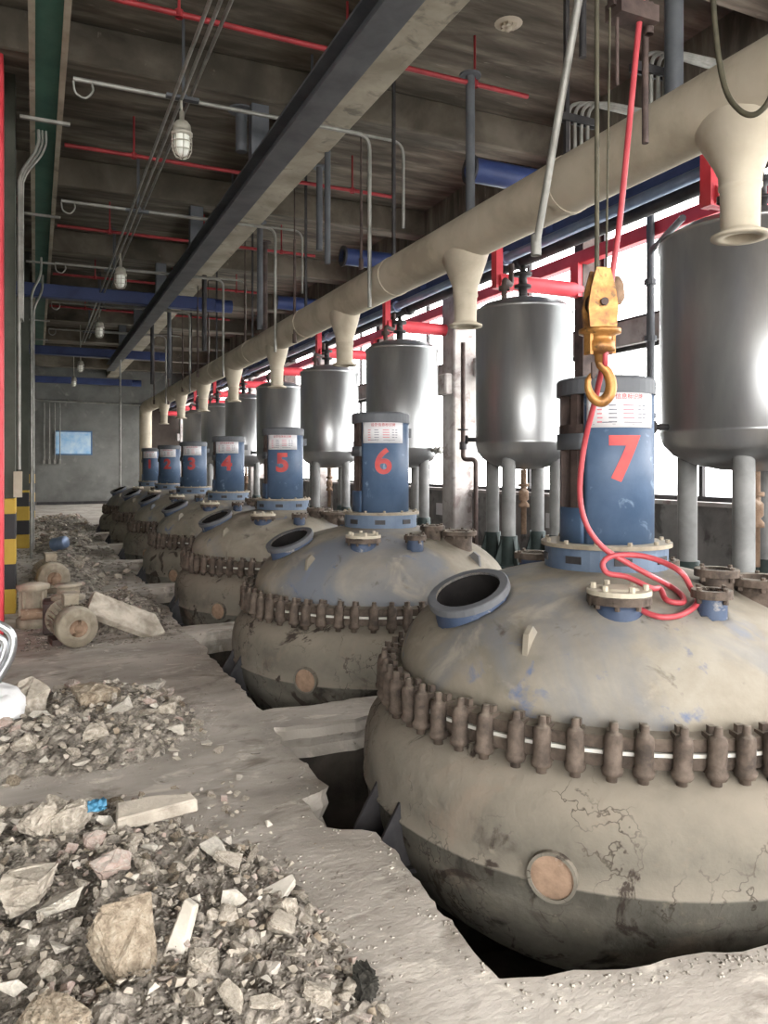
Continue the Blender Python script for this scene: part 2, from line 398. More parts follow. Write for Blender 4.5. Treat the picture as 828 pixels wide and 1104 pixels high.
tag(edge.build('trim_1', M['floor']), kind='structure')['label'] = 'broken concrete edge around the vessel pits'
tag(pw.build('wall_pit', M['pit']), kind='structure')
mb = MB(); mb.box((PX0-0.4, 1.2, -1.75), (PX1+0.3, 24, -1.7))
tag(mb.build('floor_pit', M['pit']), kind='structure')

# ceiling slab, long concrete beam, cross beams
CZ = 5.62
mb = MB(); mb.box((-7, -7, CZ), (6.1, 33.4, CZ+0.2)); tag(mb.build('ceiling', M['ceil']), kind='structure')
mb = MB(); mb.box((2.62, -7, 5.12), (3.06, 33.2, CZ)); tag(mb.build('trim_2', M['beamc'], bev=0.015), kind='structure')
ti = 3
for y in [0.6, 4.2, 7.6, 11.0, 14.4, 17.8, 21.2, 24.6, 28, 31.2]:
    mb = MB(); mb.box((-7, y, 5.24), (6.0, y+0.34, CZ)); tag(mb.build('trim_%d' % ti, M['ceil'], bev=0.015), kind='structure'); ti += 1
# far wall, left wall, dark recess
mb = MB(); mb.box((-7, 33, -0.1), (3.9, 33.3, CZ)); mb.box((3.9, 33, 4.0), (6.1, 33.3, CZ)); tag(mb.build('wall_far', M['wall']), kind='structure')
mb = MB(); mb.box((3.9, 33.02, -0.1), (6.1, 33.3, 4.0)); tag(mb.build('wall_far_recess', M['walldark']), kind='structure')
mb = MB(); mb.box((-7.2, -7, -0.1), (-7.0, 33.3, CZ)); tag(mb.build('wall_left', M['wall']), kind='structure')
mb = MB()
mb.box((-0.9, 10.5, 0), (-0.55, 33, CZ)); tag(mb.build('wall_inner', M['colg']), kind='structure')
mb = MB(); mb.box((0.05, 32.93, 0.0), (3.9, 33.0, 0.12)); tag(mb.build('baseboard_far', M['dark']), kind='structure')

# window wall on the right: low wall, lintel, top wall, columns, mullions
WX = 5.7
mb = MB(); mb.box((WX, -7, -0.1), (WX+0.25, 33, 1.16)); tag(mb.build('wall_right', M['sill']), kind='structure')
mb = MB(); mb.box((WX-0.04, -7, 1.16), (WX+0.3, 33, 1.2)); tag(mb.build('trim_20', M['colc']), kind='structure')
mb = MB(); mb.box((WX, -7, 4.55), (WX+0.25, 33, CZ)); tag(mb.build('wall_right_top', M['ceil']), kind='structure')
mb = MB(); mb.box((WX+0.02, -7, 2.82), (WX+0.25, 33, 3.08)); tag(mb.build('trim_21', M['colc']), kind='structure')
for k, y in enumerate([-1.6, 4.05, 9.7, 15.35, 21.0, 26.65, 32.3]):
    mb = MB(); mb.box((WX-0.3, y-0.18, 0), (WX+0.12, y+0.18, 4.6)); mb.box((WX-0.42, y-0.15, 2.55), (WX-0.3, y+0.15, 2.85))
    tag(mb.build('trim_%d' % (30+k), M['colc'], bev=0.02), kind='structure')
wn = 1
for k in range(14):
    y = -1.6+2.825*k
    x0, x1 = y+0.02, y+2.8
    fr = MB()
    for z in (1.22, 2.80, 3.10, 4.53): fr.bar((WX+0.12, x0, z), (WX+0.12, x1, z), 0.05, 0.05)
    for yy in (x0, (x0+x1)/2, x1): fr.bar((WX+0.12, yy, 1.2), (WX+0.12, yy, 4.55), 0.045, 0.045)
    o = fr.build('window_%d' % wn, M['dark']); tag(o, kind='structure'); wn += 1
for y in (1.2, 6.95, 12.5, 18.2, 23.8):
    mb = MB(); mb.box((WX-0.16, y-0.075, 1.2), (WX+0.1, y+0.075, 4.55)); tag(mb.build('trim_%d' % (40+int(y)), M['brown']), kind='structure')
mb = MB(); mb.box((WX+0.3, -30, -0.4), (60, 60, -0.3)); mb.box((-30, -40, -0.4), (WX+0.3, -7.01, -0.3))
tag(mb.build('ground_outside', M['outside']), kind='structure')
# low plinth that carries the tank legs
mb = MB(); mb.box((3.98, -1.0, 0.02), (5.05, 32, 0.55)); tag(mb.build('trim_50', M['walldark'], bev=0.02), kind='structure')

# ------------------------------------------------------------------ lettering bent onto a cylinder
def text_mesh(s, size, bold=0.02):
    cu = bpy.data.curves.new('lettering', 'FONT'); cu.body = s; cu.size = size; cu.align_x = 'CENTER'; cu.align_y = 'CENTER'
    cu.extrude = 0.0; cu.offset = size*bold
    o = bpy.data.objects.new('tmp', cu); C.objects.link(o)
    dg = bpy.context.evaluated_depsgraph_get(); me = bpy.data.meshes.new_from_object(o.evaluated_get(dg))
    bpy.data.objects.remove(o); bpy.data.curves.remove(cu)
    bm = bmesh.new(); bm.from_mesh(me)
    x = -size*4
    while x < size*4:
        bmesh.ops.bisect_plane(bm, geom=list(bm.verts)+list(bm.edges)+list(bm.faces), plane_co=(x, 0, 0), plane_no=(1, 0, 0)); x += 0.015
    bmesh.ops.triangulate(bm, faces=bm.faces); bm.to_mesh(me); bm.free()
    return me
def bend(me, rad, a_mid, zc, xscale=1.0, dx=0.0):
    """local x runs to the viewer's right, the face looks outward at azimuth a_mid"""
    for v in me.vertices:
        a = R(a_mid)-(v.co.x*xscale+dx)/rad
        v.co = Vector((rad*math.sin(a), rad*math.cos(a), zc+v.co.y))
    return me
def arc_plate(rad, th, a0, a1, z0, z1, n=16):
    mb = MB(); vs = []
    for i in range(n+1):
        a = R(a0+(a1-a0)*i/n)
        for r in (rad, rad+th):
            for z in (z0, z1): vs.append((r*math.sin(a), r*math.cos(a), z))
    fs = []
    for i in range(n):
        b = i*4; c = b+4
        fs += [(b, c, c+1, b+1), (b+2, b+3, c+3, c+2), (b, b+2, c+2, c), (b+1, c+1, c+3, b+3)]
    fs += [(0,1,3,2), (n*4, n*4+2, n*4+3, n*4+1)]
    mb.add(vs, fs, True); return mb

# ------------------------------------------------------------------ reactor
holes = []
def nozzle(parent, name, off, ztop, zbot, r, tilt=0, taz=0, bolts=True, hole=True, cap=False, mneck=None, mfl=None, neckr=None, label=None):
    """neck as the part, its flange (and blind cover) as sub-parts"""
    Mx = Matrix.Translation((off[0], off[1], ztop)) @ Matrix.Rotation(R(tilt), 4, Vector((-math.cos(R(taz)), math.sin(R(taz)), 0)))
    L = ztop-zbot; nr = neckr or r*0.74
    if hole: holes.append((Mx, nr*0.93))
    mb = MB()
    prof = [(nr*1.12, -L-0.12), (nr, -L+0.02), (nr, -0.03)] + ([(nr*0.86, -0.0), (nr*0.86, -L-0.04)] if hole else [(0, -0.03)])
    mb.lathe(prof, 28, M=Mx)
    p = mb.build(name, mneck or M['bluen'], parent)
    if label: p['label'] = label
    fb = MB()
    fb.lathe([(nr*0.86, -0.035), (r, -0.035), (r, -0.004), (r*0.97, 0.0), (nr*0.86, 0.0), (nr*0.86, -0.035)], 28, M=Mx, sm=False)
    for k in range(0 if not bolts else 8 if r > 0.12 else 4):
        a = 2*PI*k/(8 if r > 0.12 else 4)
        fb.lathe([(0.011, -0.055), (0.011, 0.012), (0, 0.012)], 6, M=Mx @ Matrix.Translation((r*0.87*math.cos(a), r*0.87*math.sin(a), 0)), sm=False)
    fb.build('flange', mfl or M['rust'], p)
    if hole:
        lb = MB(); lb.lathe([(nr*0.855, -0.012), (nr*0.84, -0.03), (nr*0.84, -L-0.30), (0, -L-0.30)], 28, M=Mx); lb.build('shade_insert', M['mouth_shade'], p)  # closed black cup added so the openings look dark inside
    if cap:
        cb = MB()
        cb.lathe([(0, 0.030), (r*0.55, 0.030), (r*0.62, 0.022), (r, 0.022), (r, 0.002), (0, 0.002)], 28, M=Mx, sm=False)
        for k in range(6):
            a = 2*PI*k/6+0.3
            cb.lathe([(0.013, 0.02), (0.013, 0.045), (0, 0.045)], 6, M=Mx @ Matrix.Translation((r*0.8*math.cos(a), r*0.8*math.sin(a), 0)), sm=False)
        cb.build('blind_cover', M['cream'], p)
    return p

DR, DZ, DB = 1.05, 0.55, 0.50
def dome_z(r): return DZ+DB*math.sqrt(max(0, 1-(r/DR)**2))
def disp(me, amp, fr, seed):
    for v in me.vertices:
        n = v.co.normalized(); v.co += n*amp*fbm(v.co.x*fr, v.co.y*fr, v.co.z*fr+seed)

root = thing('reactor', (RX, RY0, 0), 'nearest dome-topped reactor, red 7 on its blue drive casing, red hose on its lid', 'reactor', 'row of sunken reactors')
mb = MB(); prof = [(1.045, 0.525)]
for k in range(41):
    a = k/40*PI/2; prof.append((DR*math.cos(a) if k < 40 else 0.0, DZ+DB*math.sin(a)))
mb.lathe(prof, 160); dm = mb.build('upper_dome', M['dome'], root); disp(dm.data, 0.004, 3, 1)
mb = MB()
mb.lathe([(1.02,0.43),(1.05,0.395),(1.11,0.37),(1.17,0.325),(1.215,0.26),(1.235,0.18),(1.24,0.09),(1.235,0.012),(1.244,0.004),(1.244,-0.006),(1.233,-0.012),(1.222,-0.1),(1.19,-0.2),(1.14,-0.30),(1.07,-0.39),(0.95,-0.49),(0.78,-0.58),(0.55,-0.66),(0.3,-0.71),(0.12,-0.73),(0.12,-0.95),(0,-0.95)], 96)
bd = mb.build('jacket', M['body'], root); disp(bd.data, 0.006, 2.5, 2)
mb = MB(); mb.lathe([(1.0,0.475),(1.105,0.475),(1.11,0.48),(1.11,0.525),(1.05,0.535),(1.0,0.535)], 96, sm=False); mb.build('upper_flange', M['rust'], root)
mb = MB(); mb.lathe([(1.0,0.40),(1.05,0.40),(1.11,0.41),(1.11,0.452),(1.105,0.457),(1.0,0.457)], 96, sm=False); mb.build('lower_flange', M['rust'], root)
mb = MB(); mb.lathe([(1.04,0.458),(1.114,0.458),(1.114,0.472),(1.04,0.472)], 96, sm=False); mb.build('gasket', M['white'], root)
# clamps around the flange
mb = MB()
mb.lathe([(0.0,-0.115),(0.020,-0.115),(0.020,-0.095),(0.036,-0.09),(0.041,-0.078),(0.041,-0.066),(0.034,-0.060),(0.035,0.045),(0.030,0.062),(0.016,0.068),(0.015,0.098),(0.010,0.102),(0,0.102)], 12)
mb.box((-0.072, -0.024, 0.035), (0.0, 0.024, 0.062)); mb.box((-0.072, -0.024, -0.085), (0.0, 0.024, -0.06))
mb.box((-0.060, -0.014, 0.062), (-0.036, 0.014, 0.09))
cme = mb.mesh('clamp', M['rust'])
NCL = 58
for k in range(NCL):
    a = 2*PI*k/NCL+0.02; j = random.uniform(-0.02, 0.02)
    link('clamp', cme, None, root, (1.140*math.cos(a+j*0.6), 1.140*math.sin(a+j*0.6), 0.482+random.uniform(-0.006, 0.006)), (random.uniform(-0.05, 0.05), random.uniform(-0.05, 0.05), a+j*4))
# nozzles
nozzle(root, 'manhole', (-0.80, 0.03), 0.955, 0.85, 0.20, tilt=24, taz=252, mfl=M['greyl'], neckr=0.183, bolts=False)
nozzle(root, 'nozzle', (-0.39, -0.545), 0.99, 0.90, 0.135, hole=False, cap=True)
nozzle(root, 'nozzle', (-0.03, -0.71), 1.01, 0.88, 0.085)
nozzle(root, 'nozzle', (0.23, -0.50), 1.06, 0.93, 0.10, mneck=M['rust'])
nozzle(root, 'nozzle', (0.42, -0.58), 1.02, 0.86, 0.15, hole=False, mneck=M['rust'])
nozzle(root, 'nozzle', (-0.09, 0.50), 1.05, 0.94, 0.11)
nozzle(root, 'nozzle', (0.62, 0.25), 1.0, 0.86, 0.10)
bm = bmesh.new(); bm.from_mesh(dm.data)      # cut the dome open under the manhole and the open nozzles
for Mx, hr in holes:
    Mi = Mx.inverted(); inside = {}
    for v in bm.verts:
        q = Mi @ v.co; inside[v] = (q.x*q.x+q.y*q.y < hr*hr and abs(q.z) < 0.5, q)
    kill = [f for f in bm.faces if all(inside[v][0] for v in f.verts)]
    bmesh.ops.delete(bm, geom=kill, context='FACES')
    for v in bm.verts:
        if v in inside and inside[v][0] and v.link_faces:
            q = inside[v][1]; l = math.hypot(q.x, q.y) or 1; q = Vector((q.x*hr/l, q.y*hr/l, q.z-0.02)); v.co = Mx @ q
    bmesh.ops.delete(bm, geom=[v for v in bm.verts if not v.link_faces], context='VERTS')
bm.to_mesh(dm.data); bm.free()
for a in (240, 150, 60, 330):
    d = az(a); mb = MB(); r0, r1 = 0.93, 0.87; p = d*0.90
    sx_ = Vector((d.y, -d.x, 0))*0.012
    q = [d*0.965+Vector((0,0,0.70)), d*0.84+Vector((0,0,0.82)), d*0.90+Vector((0,0,0.87)), d*0.945+Vector((0,0,0.84))]
    mb.add([v-sx_ for v in q]+[v+sx_ for v in q], [(0,1,2,3),(7,6,5,4),(0,4,5,1),(1,5,6,2),(2,6,7,3),(3,7,4,0)])
    mb.build('lifting_lug', M['dome'], root)
# round inspection port on the jacket
d = az(229); Mx = Matrix.Translation(d*1.243+Vector((0,0,0.035))) @ d.to_track_quat('Z', 'Y').to_matrix().to_4x4()
mb = MB(); mb.lathe([(0.078,-0.05),(0.092,-0.06),(0.092,0.022),(0.080,0.022),(0.080,0.010)], 28, M=Mx, sm=False); port = mb.build('inspection_port', M['body'], root)
mb = MB(); mb.lathe([(0,0.012),(0.080,0.012)], 28, M=Mx, sm=False); mb.build('cover_plate', M['rustp'], port)
# support lugs
for a in (270, 180, 90, 0):
    d = az(a); t = Vector((d.y, -d.x, 0)); mb = MB()
    for s_ in (-0.12, 0.12):
        c = t*s_
        q = [d*1.16+Vector((0,0,-0.20)), d*1.37+Vector((0,0,-0.20)), d*1.34+Vector((0,0,-0.10)), d*1.22+Vector((0,0,0.10)), d*1.16+Vector((0,0,0.10))]
        n = len(q); th = t*0.008
        mb.add([v+c-th for v in q]+[v+c+th for v in q], [tuple(range(n)), tuple(range(2*n-1, n-1, -1))]+[(i, (i+1)%n, (i+1)%n+n, i+n) for i in range(n)])
    q = [d*1.15-t*0.16, d*1.38-t*0.16, d*1.38+t*0.16, d*1.15+t*0.16]
    mb.add([v+Vector((0,0,-0.22)) for v in q]+[v+Vector((0,0,-0.20)) for v in q], [(0,1,2,3),(7,6,5,4),(0,4,5,1),(1,5,6,2),(2,6,7,3),(3,7,4,0)])
    mb.build('support_lug', M['dark'], root)
# agitator drive
mb = MB(); mb.lathe([(0.25,0.98),(0.27,1.01),(0.305,1.015),(0.305,1.135),(0.0,1.135)], 40, sm=False); db = mb.build('drive_base', M['bluel'], root)
for k in range(8):
    a = 2*PI*k/8+0.35
    mb = MB(); mb.box((0.295, -0.042, 1.062), (0.309, 0.042, 1.098)); o = mb.build('slot', M['dark'], db); o.rotation_euler = (0, 0, a)
mb = MB(); mb.lathe([(0.2,1.135),(0.325,1.135),(0.325,1.155),(0.2,1.155)], 40, sm=False)
for k in range(12):
    a = 2*PI*k/12+0.2; mb.lathe([(0.012,1.155),(0.012,1.172),(0,1.172)], 6, c=(0.30*math.cos(a), 0.30*math.sin(a), 0), sm=False)
mb.build('base_flange', M['motor'], root)
mb = arc_plate(0.225, 0.012, 88, 246, 1.155, 1.91, 28); cas = mb.build('drive_casing', M['blue'], root)
mb = MB()
for a in (262, 300, 340, 20, 60): 
    d = az(a)*0.205; mb.box((d.x-0.022, d.y-0.022, 1.155), (d.x+0.022, d.y+0.022, 1.91), rz=-R(a), c=(d.x, d.y))
mb.lathe([(0.0,1.2),(0.14,1.2),(0.14,1.5),(0.17,1.52),(0.17,1.6),(0.10,1.62),(0.10,1.9)], 20)
mb.lathe([(0.15,1.70),(0.232,1.70),(0.232,1.745),(0.15,1.745)], 30, sm=False)
mb.build('drive_frame', M['brown'], root)
mb = arc_plate(0.226, 0.014, 246, 290, 1.155, 1.33, 8); mb.build('side_cover', M['blue'], root)
mb = arc_plate(0.226, 0.02, 246, 300, 1.62, 1.70, 8); mb.build('bracket', M['grey'], root)
mb = MB(); mb.lathe([(0.0,1.895),(0.246,1.895),(0.246,1.965),(0.238,1.975),(0.20,1.985),(0,1.985)], 40, sm=False); mb.build('top_collar', M['grey'], root)
mb = MB(); mb.box((-0.05,-0.03,1.78),(0.03,0.03,1.86)); o = mb.build('junction_box', M['greyl'], root); o.location = (0.27, 0.05, 0)
mb = arc_plate(0.2375, 0.003, 155, 242, 1.725, 1.895, 20); sign = mb.build('sign_plate', M['paper'], cas)
def rows():
    pr = MB(); gr = MB(); rr = 0.242
    def dash(mb_, x0, x1, z, h):
        mm = arc_plate(rr-0.0012, 0.001, 199-math.degrees(x0/rr), 199-math.degrees(x1/rr), z-h/2, z+h/2, 3); mb_.add(mm.v, mm.f)
    random.seed(5)
    for k in range(6):
        z = 1.858-0.020*k-0.006
        x = -0.14
        if k == 0: continue
        for c, (a, b) in enumerate(((-0.13, -0.10), (-0.075, -0.035), (-0.005, 0.055), (0.075, 0.10), (0.105, 0.13))):
            if k == 5 and c > 1: continue
            dash(pr if c in (0, 2) else gr, a, b-random.uniform(0, 0.008), z, 0.006)
    dash(gr, -0.15, 0.15, 1.741, 0.002); dash(gr, -0.13, -0.06, 1.750, 0.005); dash(gr, 0.0, 0.1, 1.750, 0.004)
    return pr, gr
pr, gr = rows()
pr.build('print_red', M['pinkink'], cas); gr.build('print_grey', M['greyink'], cas)
me = bend(text_mesh('设备信息标识牌', 0.030, 0.004), 0.2418, 199, 1.873); me.materials.append(M['redink']); link('sign_title', me, None, cas)
reactors = [root]
LAB = {6: 'reactor second from the front, red 6 on its blue drive casing', 5: 'reactor third from the front, red 5 on its blue drive casing',
       4: 'reactor fourth from the front, red 4 on its blue drive casing', 3: 'reactor fifth from the front, red 3 on its blue drive casing',
       2: 'reactor next to last of the row, red 2 on its slim-looking casing', 1: 'last reactor of the row, red 1 on its casing beside the cream downpipe'}
for i in range(1, NR):
    c = copy_tree(root); c.location = (RX, RY0+i*ST, 0); c['label'] = LAB[7-i]; reactors.append(c)
for i, r in enumerate(reactors):
    me = bend(text_mesh(str(7-i), 0.29, 0.02 if 7-i in (6,) else 0.04), 0.2395, 199, 1.565, 1.05); me.materials.append(M['redink'])
    cc = [o for o in r.children if o.name.startswith('drive_casing')][0]
    link('number', me, None, cc)

# ------------------------------------------------------------------ receiver tanks on legs
TX = 4.48
def make_tank(r, loc, label):
    t = thing('receiver_tank', loc, label, 'tank', 'tanks on legs by the windows')
    mb = MB(); p = [(0, 1.50), (r*0.35, 1.51), (r*0.62, 1.545), (r*0.85, 1.61), (r*0.96, 1.68), (r, 1.76), (r*1.004, 1.765), (r*1.004, 1.78), (r, 1.785), (r, 3.06), (r*1.02, 3.06), (r*1.02, 3.09), (r, 3.095), (r*0.85, 3.15), (r*0.5, 3.20), (0, 3.22)]
    mb.lathe(p, 64); mb.build('shell', M['tank'], t)
    for k in range(4):
        d = az(59+90*k)*(r*0.72); mb = MB(); mb.lathe([(0.068, 0.62), (0.068, 1.62)], 16, c=(d.x, d.y, 0)); lg = mb.build('leg', M['leg'], t)
        gb = MB(); gb.box((d.x-0.16, d.y-0.16, 0.55), (d.x+0.16, d.y+0.16, 0.575))
        gb.lathe([(0.10, 0.575), (0.10, 0.60), (0.085, 0.60), (0.085, 0.86), (0.068, 0.86)], 14, c=(d.x, d.y, 0))
        for q in range(4):
            e = az(45*0+90*q); s_ = Vector((e.y, -e.x, 0))*0.008; b0 = Vector((d.x, d.y, 0))
            v = [b0+e*0.07+Vector((0,0,0.575)), b0+e*0.17+Vector((0,0,0.575)), b0+e*0.17+Vector((0,0,0.60)), b0+e*0.085+Vector((0,0,0.84)), b0+e*0.07+Vector((0,0,0.84))]
            gb.add([x-s_ for x in v]+[x+s_ for x in v], [(0,1,2,3,4),(9,8,7,6,5)]+[(i, (i+1)%5, (i+1)%5+5, i+5) for i in range(5)])
        gb.build('gusset_base', M['stand'], lg)
    mb = MB(); mb.lathe([(0.045,3.19),(0.045,3.30),(0.085,3.30),(0.085,3.325),(0.045,3.325),(0.04,3.42),(0.09,3.42),(0.09,3.45),(0.03,3.45),(0.025,3.52),(0,3.52)], 16, c=(-0.08, -0.1, 0)); mb.build('vent_valve', M['dark'], t)
    mb = MB(); mb.tube(fillet([(-r*0.55, -0.05, 3.15), (-r*0.55, -0.05, 3.38), (-r*0.1, 0.15, 3.38), (-r*0.1, 0.15, 3.60)], 0.06), 0.028, 10); mb.lathe([(0.055,3.27),(0.055,3.31)], 12, c=(-r*0.55, -0.05, 0)); mb.build('vent_pipe', M['brown'], t)
    d = az(150); Mx = Matrix.Translation(d*(r-0.01)+Vector((0,0,1.74))) @ d.to_track_quat('Z', 'Y').to_matrix().to_4x4()
    mb = MB(); mb.lathe([(0.026,0),(0.026,0.06),(0.05,0.06),(0.05,0.08),(0.03,0.08),(0.03,0.12),(0.05,0.12),(0.05,0.14),(0,0.14)], 14, M=Mx); mb.build('side_nozzle', M['galv'], t)
    d = az(290); Mx = Matrix.Translation(d*(r-0.01)+Vector((0,0,1.80))) @ d.to_track_quat('Z', 'Y').to_matrix().to_4x4()
    mb = MB(); mb.lathe([(0.022,0),(0.022,0.10),(0.045,0.10),(0.045,0.12),(0,0.12)], 14, M=Mx); mb.build('side_nozzle', M['dark'], t)
    mb = MB(); mb.lathe([(0.03,1.50),(0.03,1.36),(0.055,1.36),(0.055,1.33),(0.032,1.33),(0.032,1.30),(0.05,1.28),(0.05,1.2),(0.03,1.18),(0.055,1.15),(0.055,1.12),(0.028,1.12),(0.028,0.85),(0,0.85)], 14); mb.build('drain_valve', M['rustp'], t)
    return t
make_tank(0.62, (TX, 3.74, 0), 'largest grey steel tank on legs, cut by the right edge of the photo')
t0 = make_tank(0.482, (TX, 6.48, 0), 'steel tank on legs between the yellow hook and the pinkish column')
TL = ['steel tank on legs right behind the casing numbered 6', 'steel tank on legs between the casings numbered 5 and 6',
      'steel tank on legs partly hidden behind the casing numbered 5', 'steel tank just left of the casing numbered 5, far down the row',
      'steel tank behind the casing numbered 4, grey and narrow in view', 'farthest steel tank before the end wall']
for k in range(6):
    c = copy_tree(t0); c.location = (TX, 6.48+(k+1)*ST-0.03*k, 0); c['label'] = TL[k]

# ------------------------------------------------------------------ cream duct with drops
DXX, DZZ, DRR = 3.36, 3.48, 0.195
t = thing('exhaust_duct', (DXX, 2.9, DZZ), 'long round cream exhaust duct with flared drops over the reactors', 'duct')
mb = MB(); y1 = 23.8
mb.tube(fillet([(0, -6, 0), (0, y1, 0), (0, y1, -2.6)], 0.35, 8), DRR, 28)
mb.build('main_pipe', M['duct'], t)
for k in range(8):
    y = k*2.827
    mb = MB()
    mb.lathe([(0.165,-0.05),(0.165,-0.15),(0.155,-0.22),(0.14,-0.29),(0.122,-0.36),(0.108,-0.42),(0.105,-0.47),(0.108,-0.475),(0.108,-0.49),(0.10,-0.50),(0.096,-0.70),(0.10,-0.715),(0.145,-0.735),(0.145,-0.75),(0.085,-0.75),(0.085,-0.45)], 32, c=(0, y, 0))
    mb.v = [(a, y+(b-y)*(1+0.75*max(0.0, min(1.0, (c+0.42)/0.30))), c) for a, b, c in mb.v]
    mb.build('drop', M['duct'], t)
for k in range(9):
    y = k*2.827-1.4; mb = MB()
    mb.lathe([(DRR-0.01, -0.03), (DRR+0.006, -0.03), (DRR+0.006, 0.03), (DRR-0.01, 0.03)], 28, M=Matrix.Translation((0, y, 0)) @ Matrix.Rotation(R(90), 4, 'X'), sm=False)
    mb.build('joint_band', M['duct'], t)
for k in range(8):
    y = k*2.827-1.38
    mb = MB(); mb.bar((0.0, y, DRR-0.02), (0.0, y, CZ-DZZ), 0.03, 0.03); mb.bar((-0.07, y, CZ-DZZ-0.01), (0.07, y, CZ-DZZ-0.01), 0.12, 0.02)
    mb.build('hanger', M['dark'], t)

# ------------------------------------------------------------------ girders and pipes by the windows
t = thing('blue_girder', (4.9, 0, 4.1), 'long navy I-beam girder behind the cream duct', 'beam')
mb = MB(); mb.box((-0.012, -7, -0.17), (0.012, 32.9, 0.17)); mb.build('web', M['navy'], t)
mb = MB(); mb.box((-0.11, -7, 0.17), (0.11, 32.9, 0.19)); mb.build('flange', M['navy'], t)
mb = MB(); mb.box((-0.11, -7, -0.19), (0.11, 32.9, -0.17)); mb.build('flange', M['navy'], t)
for k in range(12):
    mb = MB(); mb.box((-0.1, k*2.827+0.9, -0.17), (0.1, k*2.827+0.92, 0.17)); mb.build('stiffener', M['navy'], t)
def pipe_thing(name, pts, r, m, label, cat='pipe', group=None, n=10, fl=None):
    mb = MB(); mb.tube(pts, r, n)
    if fl:
        for y in fl: mb.lathe([(r, -0.025), (r*1.5, -0.025), (r*1.5, 0.025), (r, 0.025)], 14, M=Matrix.Translation((pts[0][0], y, pts[0][2])) @ Matrix.Rotation(R(90), 4, 'X'), sm=False)
    return tag(mb.build(name, m), label, cat, group)
fly = [1.5+2.827*k for k in range(11)]
pipe_thing('pipe', [(4.72, -6, 3.82), (4.72, 32.9, 3.82)], 0.05, M['sblue'], 'steel-blue pipe running under the navy girder, upper one', fl=fly)
pipe_thing('pipe', [(4.92, -6, 3.80), (4.92, 32.9, 3.80)], 0.06, M['dark'], 'black pipe running along under the navy girder', fl=fly)
pipe_thing('pipe', [(5.12, -6, 4.02), (5.12, 32.9, 4.02)], 0.05, M['sblue'], 'steel-blue pipe behind the navy girder, on the window side', fl=fly)
t = thing('red_steel_frame', (5.55, 0, 0), 'red steel beam with arms along the window heads above the tanks', 'beam')
mb = MB(); mb.box((-0.06, -6, 3.78), (0.06, 32.9, 3.92)); mb.build('beam', M['red'], t, bev=0.008)
for k in range(11):
    y = 1.3+2.827*k
    mb = MB(); mb.tube([(0.0, y, 3.50), (-1.08, y, 3.50)], 0.085, 12); mb.box((-0.07, y-0.07, 3.42), (0.07, y+0.07, 3.80)); mb.box((-1.12, y-0.05, 3.42), (-1.04, y+0.05, 3.95))
    mb.build('arm', M['red'], t)
# blue cross pipes up high
BL = ['blue pipe stub with black open end, nearest, just above the cream duct', 'blue pipe stub with open end, second one along the cream duct', 'blue pipe stub with open end, third one along the cream duct']
for (y, lab) in zip((7.15, 10.9, 14.5), BL):
    t = thing('blue_pipe', (4.25, y, 4.72), lab, 'pipe', 'blue pipe stubs')
    mb = MB(); mb.tube([(0, 0, 0), (1.45, 0, 0)], 0.13, 20, cap=False); mb.build('tube', M['royal'], t)
    mb = MB(); mb.lathe([(0.10, -0.01), (0.155, -0.01), (0.155, 0.02), (0.10, 0.02)], 20, M=Matrix.Rotation(R(90), 4, 'Y'), sm=False); mb.lathe([(0,0.05),(0.128,0.05)], 20, M=Matrix.Rotation(R(90), 4, 'Y')); mb.build('end_flange', M['dark'], t)
for (y, lab, x1) in ((15.6, 'nearest long blue beam crossing the hall under the ceiling', 3.65), (23.6, 'middle long blue beam crossing the hall under the ceiling', 3.7), (31.6, 'farthest long blue beam crossing the hall before the end wall', 3.8)):
    t = thing('blue_cross_beam', (-0.5, y, 4.78), lab, 'beam', 'blue beams across the hall')
    mb = MB(); mb.box((0, -0.10, -0.12), (x1+0.5-0.35, 0.10, 0.12)); mb.build('beam', M['royal'], t, bev=0.01)
    mb = MB(); mb.tube([(x1+0.15, 0, 0), (x1+0.5, 0, 0)], 0.13, 18); mb.build('end_tube', M['royal'], t)

# ------------------------------------------------------------------ grey monorail, green beam
t = thing('monorail_beam', (2.10, 0, 4.44), 'long dark grey steel monorail I-beam under the ceiling', 'beam')
mb = MB(); mb.box((-0.115, -6, 0), (0.115, 25, 0.022)); mb.build('lower_flange', M['greyl'], t)
mb = MB(); mb.box((-0.015, -6, 0.022), (0.015, 25, 0.20)); mb.build('web', M['grey'], t)
mb = MB(); mb.box((-0.115, -6, 0.20), (0.115, 25, 0.222)); mb.build('upper_flange', M['grey'], t)
for y in (4.37, 7.77, 11.17, 14.57, 17.97, 21.37):
    mb = MB(); mb.box((-0.09, y-0.07, 0.222), (0.09, y+0.07, 0.80)); mb.build('hanger', M['grey'], t)
t = thing('green_channel_beam', (0.10, 0, 5.02), 'green painted channel beam with pale edges at the left', 'beam')
mb = MB(); mb.box((-0.10, 2.5, 0.03), (0.10, 26, 0.06)); mb.build('web', M['green'], t)
for s_ in (-1, 1):
    mb = MB(); mb.box((s_*0.125-0.025, 2.5, -0.02), (s_*0.125+0.025, 26, 0.22)); mb.build('flange', M['beamc'], t)
for y in (8.4, 11.6, 14.3, 17, 20, 23):
    mb = MB(); mb.box((-0.24, y-0.02, -0.05), (0.22, y+0.02, -0.02)); mb.build('cross_bracket', M['galv'], t)
for k, y in enumerate((4.4, 7.8, 11.2, 14.6, 18, 21.4, 24.8)):
    mb = MB(); mb.box((-0.04, y-0.04, 0.2), (0.04, y+0.04, CZ-5.02)); mb.build('hanger', M['dark'], t)

